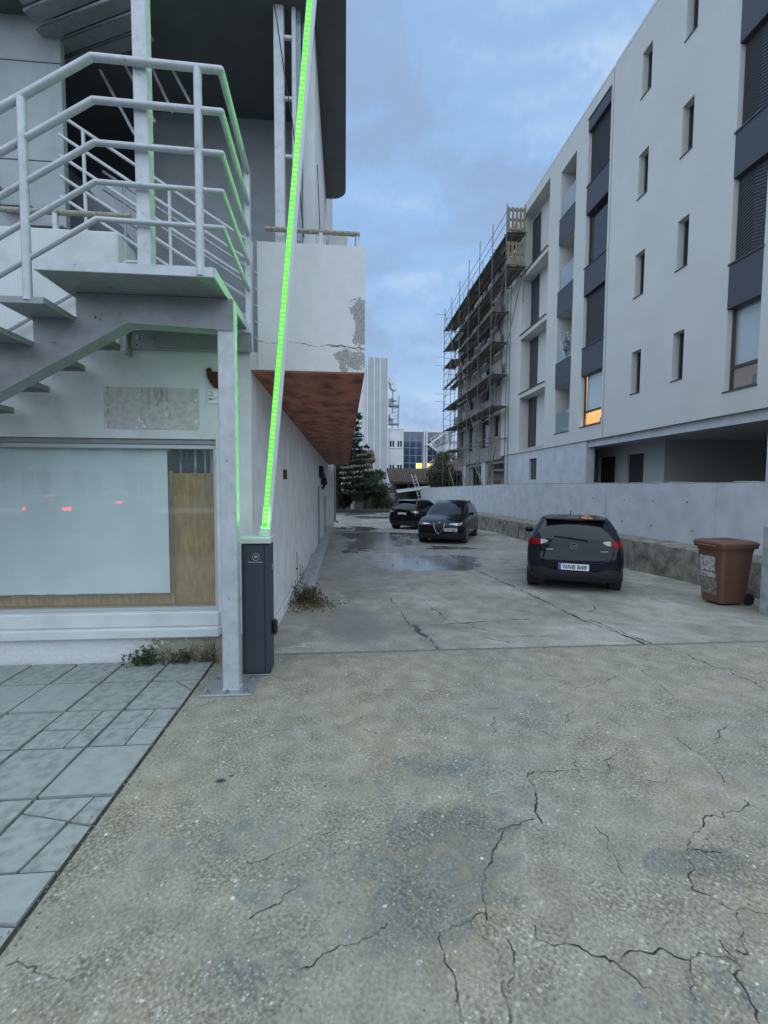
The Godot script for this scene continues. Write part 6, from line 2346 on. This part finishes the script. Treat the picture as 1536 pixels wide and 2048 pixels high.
# ---------------------------------------------------------------- far buildings and sheds
func window_far(parent: Node3D, c: Vector3, w: float, h: float) -> void:
	var mb := MB.new()
	for e in [[Vector3(-w, -h, 0), Vector3(w, -h + 0.1, 0.08)], [Vector3(-w, h - 0.1, 0), Vector3(w, h, 0.08)], [Vector3(-w, -h + 0.1, 0), Vector3(-w + 0.1, h - 0.1, 0.08)], [Vector3(w - 0.1, -h + 0.1, 0), Vector3(w, h - 0.1, 0.08)], [Vector3(-0.07, -h + 0.1, 0), Vector3(0.07, h - 0.1, 0.08)]]:
		mb.span(c + e[0], c + e[1])
	mb.span(c + Vector3(-w - 0.15, -h - 0.12, 0), c + Vector3(w + 0.15, -h, 0.2))
	var f := wpart("window", mb, M.frame_white, parent)
	mb = MB.new()
	mb.span(c + Vector3(-w + 0.1, -h + 0.1, 0), c + Vector3(w - 0.1, h - 0.1, 0.03))
	wpart("pane", mb, M.glass_dark, f)

func build_background() -> void:
	var t := thing("tower_block", "tall white stair tower with pale vertical ribs", "building", Vector3(5.5, -1.0, -92))
	var mb := MB.new()
	mb.span(Vector3(-6, -1.3, -90.6), Vector3(4.35, 24.5, -100))
	wpart("wing", mb, M.bg_white, t)
	mb = MB.new()
	mb.span(Vector3(4.35, -1.3, -90), Vector3(8.55, 26.75, -98))
	wpart("shaft", mb, M.bg_grey, t)
	for x in [4.42, 5.75, 6.95, 8.45]:
		mb = MB.new()
		mb.span(Vector3(x - 0.1, -1.2, -89.85), Vector3(x + 0.1, 26.7, -90))
		wpart("rib", mb, M.frame_white, t)
	mb = MB.new()
	mb.span(Vector3(8.55, -1.3, -90.5), Vector3(11.75, 12.9, -100))
	wpart("low_wing", mb, M.bg_white, t)
	for y in [10.0, 5.2, 0.5]:
		for x in [9.4, 10.95]:
			window_far(t, Vector3(x, y, -90.5), 0.55, 0.72)
	mb = MB.new()
	mb.span(Vector3(8.5, 12.9, -90.4), Vector3(11.85, 13.15, -90.65))
	wpart("parapet", mb, M.frame_white, t)
	# steel platforms with aerial dishes on the side of the tower
	var a := thing("antenna_mast", "rooftop steel mast with dishes beside the ribbed tower", "antenna", Vector3(9.8, 13.1, -93))
	for y in [14.1, 17.8]:
		mb = MB.new()
		mb.span(Vector3(8.56, y, -92), Vector3(11.0, y + 0.25, -94))
		wpart("platform", mb, M.steel_dull, a)
	for q in [[9.6, 13.1, 9.7, 22.0], [10.8, 13.1, 11.0, 20.0]]:
		mb = MB.new()
		mb.cyl(Vector3(q[0], q[1], -92.5), Vector3(q[2], q[3], -92.5), 0.13, 0.1, 6)
		wpart("mast", mb, M.steel_dull, a)
	for q in [[9.7, 21.5, 0.9], [10.0, 19.2, 0.65], [9.4, 15.6, 0.7], [9.2, 22.6, 0.8]]:
		mb = MB.new()
		mb.cyl(Vector3(q[0], q[1], -92.2), Vector3(q[0] + 0.15, q[1] + 0.1, -91.8), q[2], q[2] * 0.8, 14)
		wpart("dish", mb, M.bg_white, a)
	mb = MB.new()
	mb.span(Vector3(8.6, 14.35, -92.3), Vector3(9.8, 16.0, -93.4))
	mb.span(Vector3(8.6, 18.05, -92.3), Vector3(9.9, 19.3, -93.4))
	wpart("equipment_box", mb, M.bg_grey, a)
	for y in [15.0, 15.6, 16.4, 17.2]:
		mb = MB.new()
		mb.cyl(Vector3(9.6, y, -92.5), Vector3(10.95, y + 0.4, -92.5), 0.05, 0.05, 5)
		wpart("cross_bar", mb, M.steel_dull, a)
	# blue glass office with zigzag stair
	t = thing("glass_office", "blue glass curtain wall office with two lit panes", "building", Vector3(16, -1.0, -97))
	mb = MB.new()
	mb.span(Vector3(11.8, -1.3, -92.4), Vector3(22, 12.7, -102))
	wpart("frame_body", mb, M.bg_grey, t)
	for r in 8:
		for c in 5:
			var x0 := 12.0 + c * 1.32 + (0.9 if c > 2 else 0.0)
			var y0 := 12.6 - (r + 1) * 1.55
			mb = MB.new()
			mb.span(Vector3(x0, y0, -92.30), Vector3(x0 + 1.16, y0 + 1.38, -92.38))
			wpart("glass_pane", mb, M.lit if (r == 4 and (c == 2 or c == 3)) else M.glass_blue, t)
	for x in [16.1, 16.6]:
		mb = MB.new()
		mb.span(Vector3(x, -1.3, -91.9), Vector3(x + 0.28, 13.3, -92.2))
		wpart("white_fin", mb, M.frame_white, t)
	mb = MB.new()
	mb.span(Vector3(11.8, 12.62, -92.1), Vector3(22, 12.9, -92.4))
	wpart("cornice", mb, M.frame_white, t)
	var s := thing("zigzag_stair", "white zigzag outside stair on the glass office", "staircase", Vector3(18.4, -1.0, -91.5))
	var p0 := Vector3(17.0, 0.6, -91.2)
	for k in 5:
		var p1 := Vector3(20.2 if k % 2 == 0 else 17.0, p0.y + 2.35, -91.2)
		mb = MB.new()
		mb.bar(p0, p1, 0.9, 0.28)
		wpart("flight", mb, M.frame_white, s)
		mb = MB.new()
		mb.bar(p0 + Vector3(0, 1.0, 0.45), p1 + Vector3(0, 1.0, 0.45), 0.06, 0.08)
		for e in 9:
			var q := p0.lerp(p1, e / 8.0)
			mb.span(q + Vector3(-0.04, 0, 0.42), q + Vector3(0.04, 1.0, 0.48))
		wpart("railing", mb, M.frame_white, s)
		mb = MB.new()
		mb.span(p1 + Vector3(-0.7, -0.14, 0.5), p1 + Vector3(0.7, 0.1, -0.5))
		wpart("landing", mb, M.frame_white, s)
		p0 = p1
	for x in [16.5, 20.7]:
		mb = MB.new()
		mb.cyl(Vector3(x, -1.3, -91.0), Vector3(x, 12.9, -91.0), 0.12, 0.12, 6)
		wpart("stair_post", mb, M.frame_white, s)
	# low white house behind the scaffold
	t = thing("white_house", "small white house glimpsed through the scaffold", "house", Vector3(22, -1.0, -80))
	mb = MB.new()
	mb.span(Vector3(17.6, -1.3, -78), Vector3(24, 9.2, -86))
	wpart("wall", mb, M.bg_white, t)
	mb = MB.new()
	mb.span(Vector3(17.4, 9.2, -77.8), Vector3(24.2, 9.5, -86.2))
	wpart("roof", mb, M.bg_grey, t)
	for y in [2.6, 6.2]:
		window_far(t, Vector3(19.4, y, -78), 0.5, 0.7)
	# old house with tiled roof
	t = thing("old_house", "old cream house with a brown tiled roof behind the conifer", "house", Vector3(1.0, -1.0, -63))
	mb = MB.new()
	mb.span(Vector3(-5, -1.3, -60), Vector3(3.7, 4.9, -67))
	wpart("wall", mb, M.old_wall, t)
	mb = MB.new()
	mb.prism(PackedVector2Array([Vector2(-59.4, 4.8), Vector2(-59.4, 5.0), Vector2(-63.5, 6.6), Vector2(-67.6, 5.0), Vector2(-67.6, 4.8)]), Vector3(-5.4, 0, 0), Vector3.BACK, Vector3.UP, Vector3(9.4, 0, 0))
	var roof := wpart("roof", mb, M.roof_tile, t)
	for k in 24:
		mb = MB.new()
		var x := -5.2 + k * 0.385
		mb.cyl(Vector3(x, 5.02, -59.35), Vector3(x, 6.62, -63.5), 0.10, 0.10, 6)
		wpart("tile_row", mb, M.roof_tile, roof)
	window_far(t, Vector3(2.2, 3.0, -60), 0.55, 0.9)
	window_far(t, Vector3(-1.0, 1.6, -60), 0.6, 0.8)
	# shed with old clay tiles, awning sheet, ladder
	t = thing("old_shed", "dark open shed with sagging clay tile roof", "shed", Vector3(7.6, -0.8, -48))
	mb = MB.new()
	mb.span(Vector3(5.2, -0.8, -50.5), Vector3(12, 2.9, -50.8))
	mb.span(Vector3(5.2, -0.8, -47.3), Vector3(5.4, 2.2, -50.5))
	mb.span(Vector3(6.6, -0.8, -47.2), Vector3(6.75, 2.2, -47.35))
	mb.span(Vector3(9.9, -0.8, -47.2), Vector3(10.1, 2.2, -50.5))
	wpart("wall", mb, M.plank_b, t)
	mb = MB.new()
	mb.prism(PackedVector2Array([Vector2(-46.8, 1.85), Vector2(-46.8, 2.0), Vector2(-50.6, 3.6), Vector2(-51, 3.6), Vector2(-51, 3.4)]), Vector3(4.7, 0, 0), Vector3.BACK, Vector3.UP, Vector3(5.8, 0, 0))
	roof = wpart("roof", mb, M.old_tile, t)
	for k in 22:
		mb = MB.new()
		var x := 4.8 + k * 0.26
		mb.cyl(Vector3(x, 2.02 + rng.randf_range(-0.04, 0.04), -46.75), Vector3(x, 3.62 + rng.randf_range(-0.05, 0.05), -50.6), 0.085, 0.085, 6)
		wpart("tile_row", mb, M.old_tile if k % 3 else M.roof_tile, roof)
	mb = MB.new()
	mb.box(Vector3(7.4, 1.35, -46.4), Vector3(4.2, 0.05, 1.2), Basis(Vector3.BACK, 0.13) * Basis(Vector3.RIGHT, 0.25))
	wpart("awning_sheet", mb, M.sheet_metal, t)
	mb = MB.new()
	mb.span(Vector3(5.25, -0.78, -47.1), Vector3(6.5, 1.0, -47.2))
	wpart("shed_board", mb, M.plank_b, t)
	t = thing("ladder", "white ladder leaning on the shed roof", "ladder", Vector3(7.9, ground_y(-45.9), -45.9))
	var l0 := Vector3(8.05, ground_y(-45.4), -45.4)
	var l1 := Vector3(7.05, 2.85, -46.4)
	for s2 in [-0.2, 0.2]:
		mb = MB.new()
		mb.bar(l0 + Vector3(s2, 0, 0), l1 + Vector3(s2, 0, 0), 0.06, 0.05)
		wpart("rail", mb, M.bg_white, t)
	for k in 11:
		var q := l0.lerp(l1, (k + 0.6) / 11.5)
		mb = MB.new()
		mb.bar(q + Vector3(-0.2, 0, 0), q + Vector3(0.2, 0, 0), 0.05, 0.05)
		wpart("rung", mb, M.bg_white, t)
	# low garden wall and gate closing the alley
	t = thing("garden_wall", "low pale garden wall with a dark gap behind the shrubs", "wall", Vector3(1.5, -0.8, -46))
	mb = MB.new()
	mb.cspan(Vector3(-4.5, -0.9, -46), Vector3(0.2, 1.0, -46.3), 0.03)
	mb.cspan(Vector3(0.9, -0.9, -46), Vector3(5.1, 0.9, -46.3), 0.03)
	wpart("wall_body", mb, M.old_wall, t)
	t = thing("kerb_row", "brown earth kerb across the end of the alley", "kerb", Vector3(1.5, -0.85, -41))
	mb = MB.new()
	mb.cspan(Vector3(-3.5, -0.9, -40.2), Vector3(5.6, -0.52, -41.6), 0.05)
	wpart("kerb_body", mb, M.dirt, t)
	t = thing("ruined_house", "low ochre ruined house under the raw bays of the block", "house", Vector3(16, 0.28, -50))
	mb = MB.new()
	mb.span(Vector3(11.0, 0.2, -46), Vector3(24, 3.2, -52))
	wpart("wall", mb, M.old_wall, t)
	mb = MB.new()
	mb.prism(PackedVector2Array([Vector2(-45.6, 3.1), Vector2(-45.6, 3.25), Vector2(-49, 4.4), Vector2(-52.4, 3.25), Vector2(-52.4, 3.1)]), Vector3(10.8, 0, 0), Vector3.BACK, Vector3.UP, Vector3(13.4, 0, 0))
	wpart("roof", mb, M.roof_tile, t)
	mb = MB.new()
	mb.span(Vector3(15.2, 0.3, -45.9), Vector3(16.2, 2.3, -45.99))
	wpart("door", mb, M.plank_b, t)
	window_far(t, Vector3(13.2, 1.9, -46), 0.5, 0.6)
	# construction sheets on the yard behind the wall, beside the scaffold foot
	t = thing("timber_stack", "stack of timber boards on top of the yard by the scaffold", "timber", Vector3(8.5, 0.28, -24.5))
	for k in 6:
		mb = MB.new()
		mb.box(Vector3(8.5, 0.42 + k * 0.245, -23.5 + rng.randf_range(-0.3, 0.3)), Vector3(0.7, 0.235, 4.4))
		wpart("board", mb, M.plank if k % 2 else M.pallet, t)

# ---------------------------------------------------------------- across the street
func build_street() -> void:
	# the block opposite, out of frame, which the shop glass and the car tails mirror
	var t := thing("street_block", "plain two storey block across the street, mirrored in the shop glass", "building", Vector3(-4, 0, 41))
	var mb := MB.new()
	mb.span(Vector3(-46, -1.2, 36), Vector3(34, 7.6, 46))
	wpart("wall", mb, M.flat_wall, t)
	mb = MB.new()
	mb.cspan(Vector3(-46.4, 7.6, 35.6), Vector3(34.4, 8.0, 46.4), 0.05)
	wpart("roof", mb, M.concrete, t)
	for f in 2:
		for k in 17:
			var x := -44.0 + k * 4.6
			mb = MB.new()
			mb.span(Vector3(x, 0.6 + f * 3.7, 35.93), Vector3(x + 2.6, 2.9 + f * 3.7, 35.99))
			var w := wpart("window", mb, M.glass_dark, t)
			mb = MB.new()
			mb.span(Vector3(x + 1.25, 0.6 + f * 3.7, 35.88), Vector3(x + 1.35, 2.9 + f * 3.7, 35.93))
			mb.span(Vector3(x - 0.1, 0.5 + f * 3.7, 35.80), Vector3(x + 2.7, 0.6 + f * 3.7, 35.99))
			wpart("frame", mb, M.frame_white, w)

# ---------------------------------------------------------------- scene
func _ready() -> void:
	rng.seed = 20240117
	var cam := Camera3D.new()
	cam.name = "camera"
	cam.fov = 97.375
	cam.near = 0.05
	cam.far = 1500.0
	add_child(cam)
	cam.position = Vector3(0, EYE, 0)
	cam.basis = Basis(Vector3.UP, deg_to_rad(-4.963)) * Basis(Vector3.RIGHT, deg_to_rad(-3.406)) * Basis(Vector3.BACK, deg_to_rad(0.315))
	cam.current = true
	var env := Environment.new()
	env.background_mode = Environment.BG_SKY
	var sky := Sky.new()
	sky.sky_material = make_sky()
	env.sky = sky
	env.background_energy_multiplier = 0.625
	env.tonemap_mode = Environment.TONE_MAPPER_LINEAR
	env.tonemap_exposure = 1.64
	env.sdfgi_enabled = true
	env.ssao_enabled = true
	env.ssil_enabled = true
	var we := WorldEnvironment.new()
	we.name = "environment"
	we.environment = env
	add_child(we)
	var sun := DirectionalLight3D.new()
	sun.name = "sun"
	sun.light_color = Color(0.95, 0.98, 0.985)
	sun.light_energy = 0.5
	sun.light_angular_distance = 140.0
	sun.shadow_enabled = true
	add_child(sun)
	sun.look_at_from_position(Vector3(0.4, 11, 8.5), Vector3.ZERO)
	make_materials()
	build_setting()
	build_shop()
	build_right_walls()
	build_flats()
	build_background()
	build_stair()
	build_barrier()
	build_scaffold()
	build_cars()
	build_bin()
	build_plants()
	build_street()
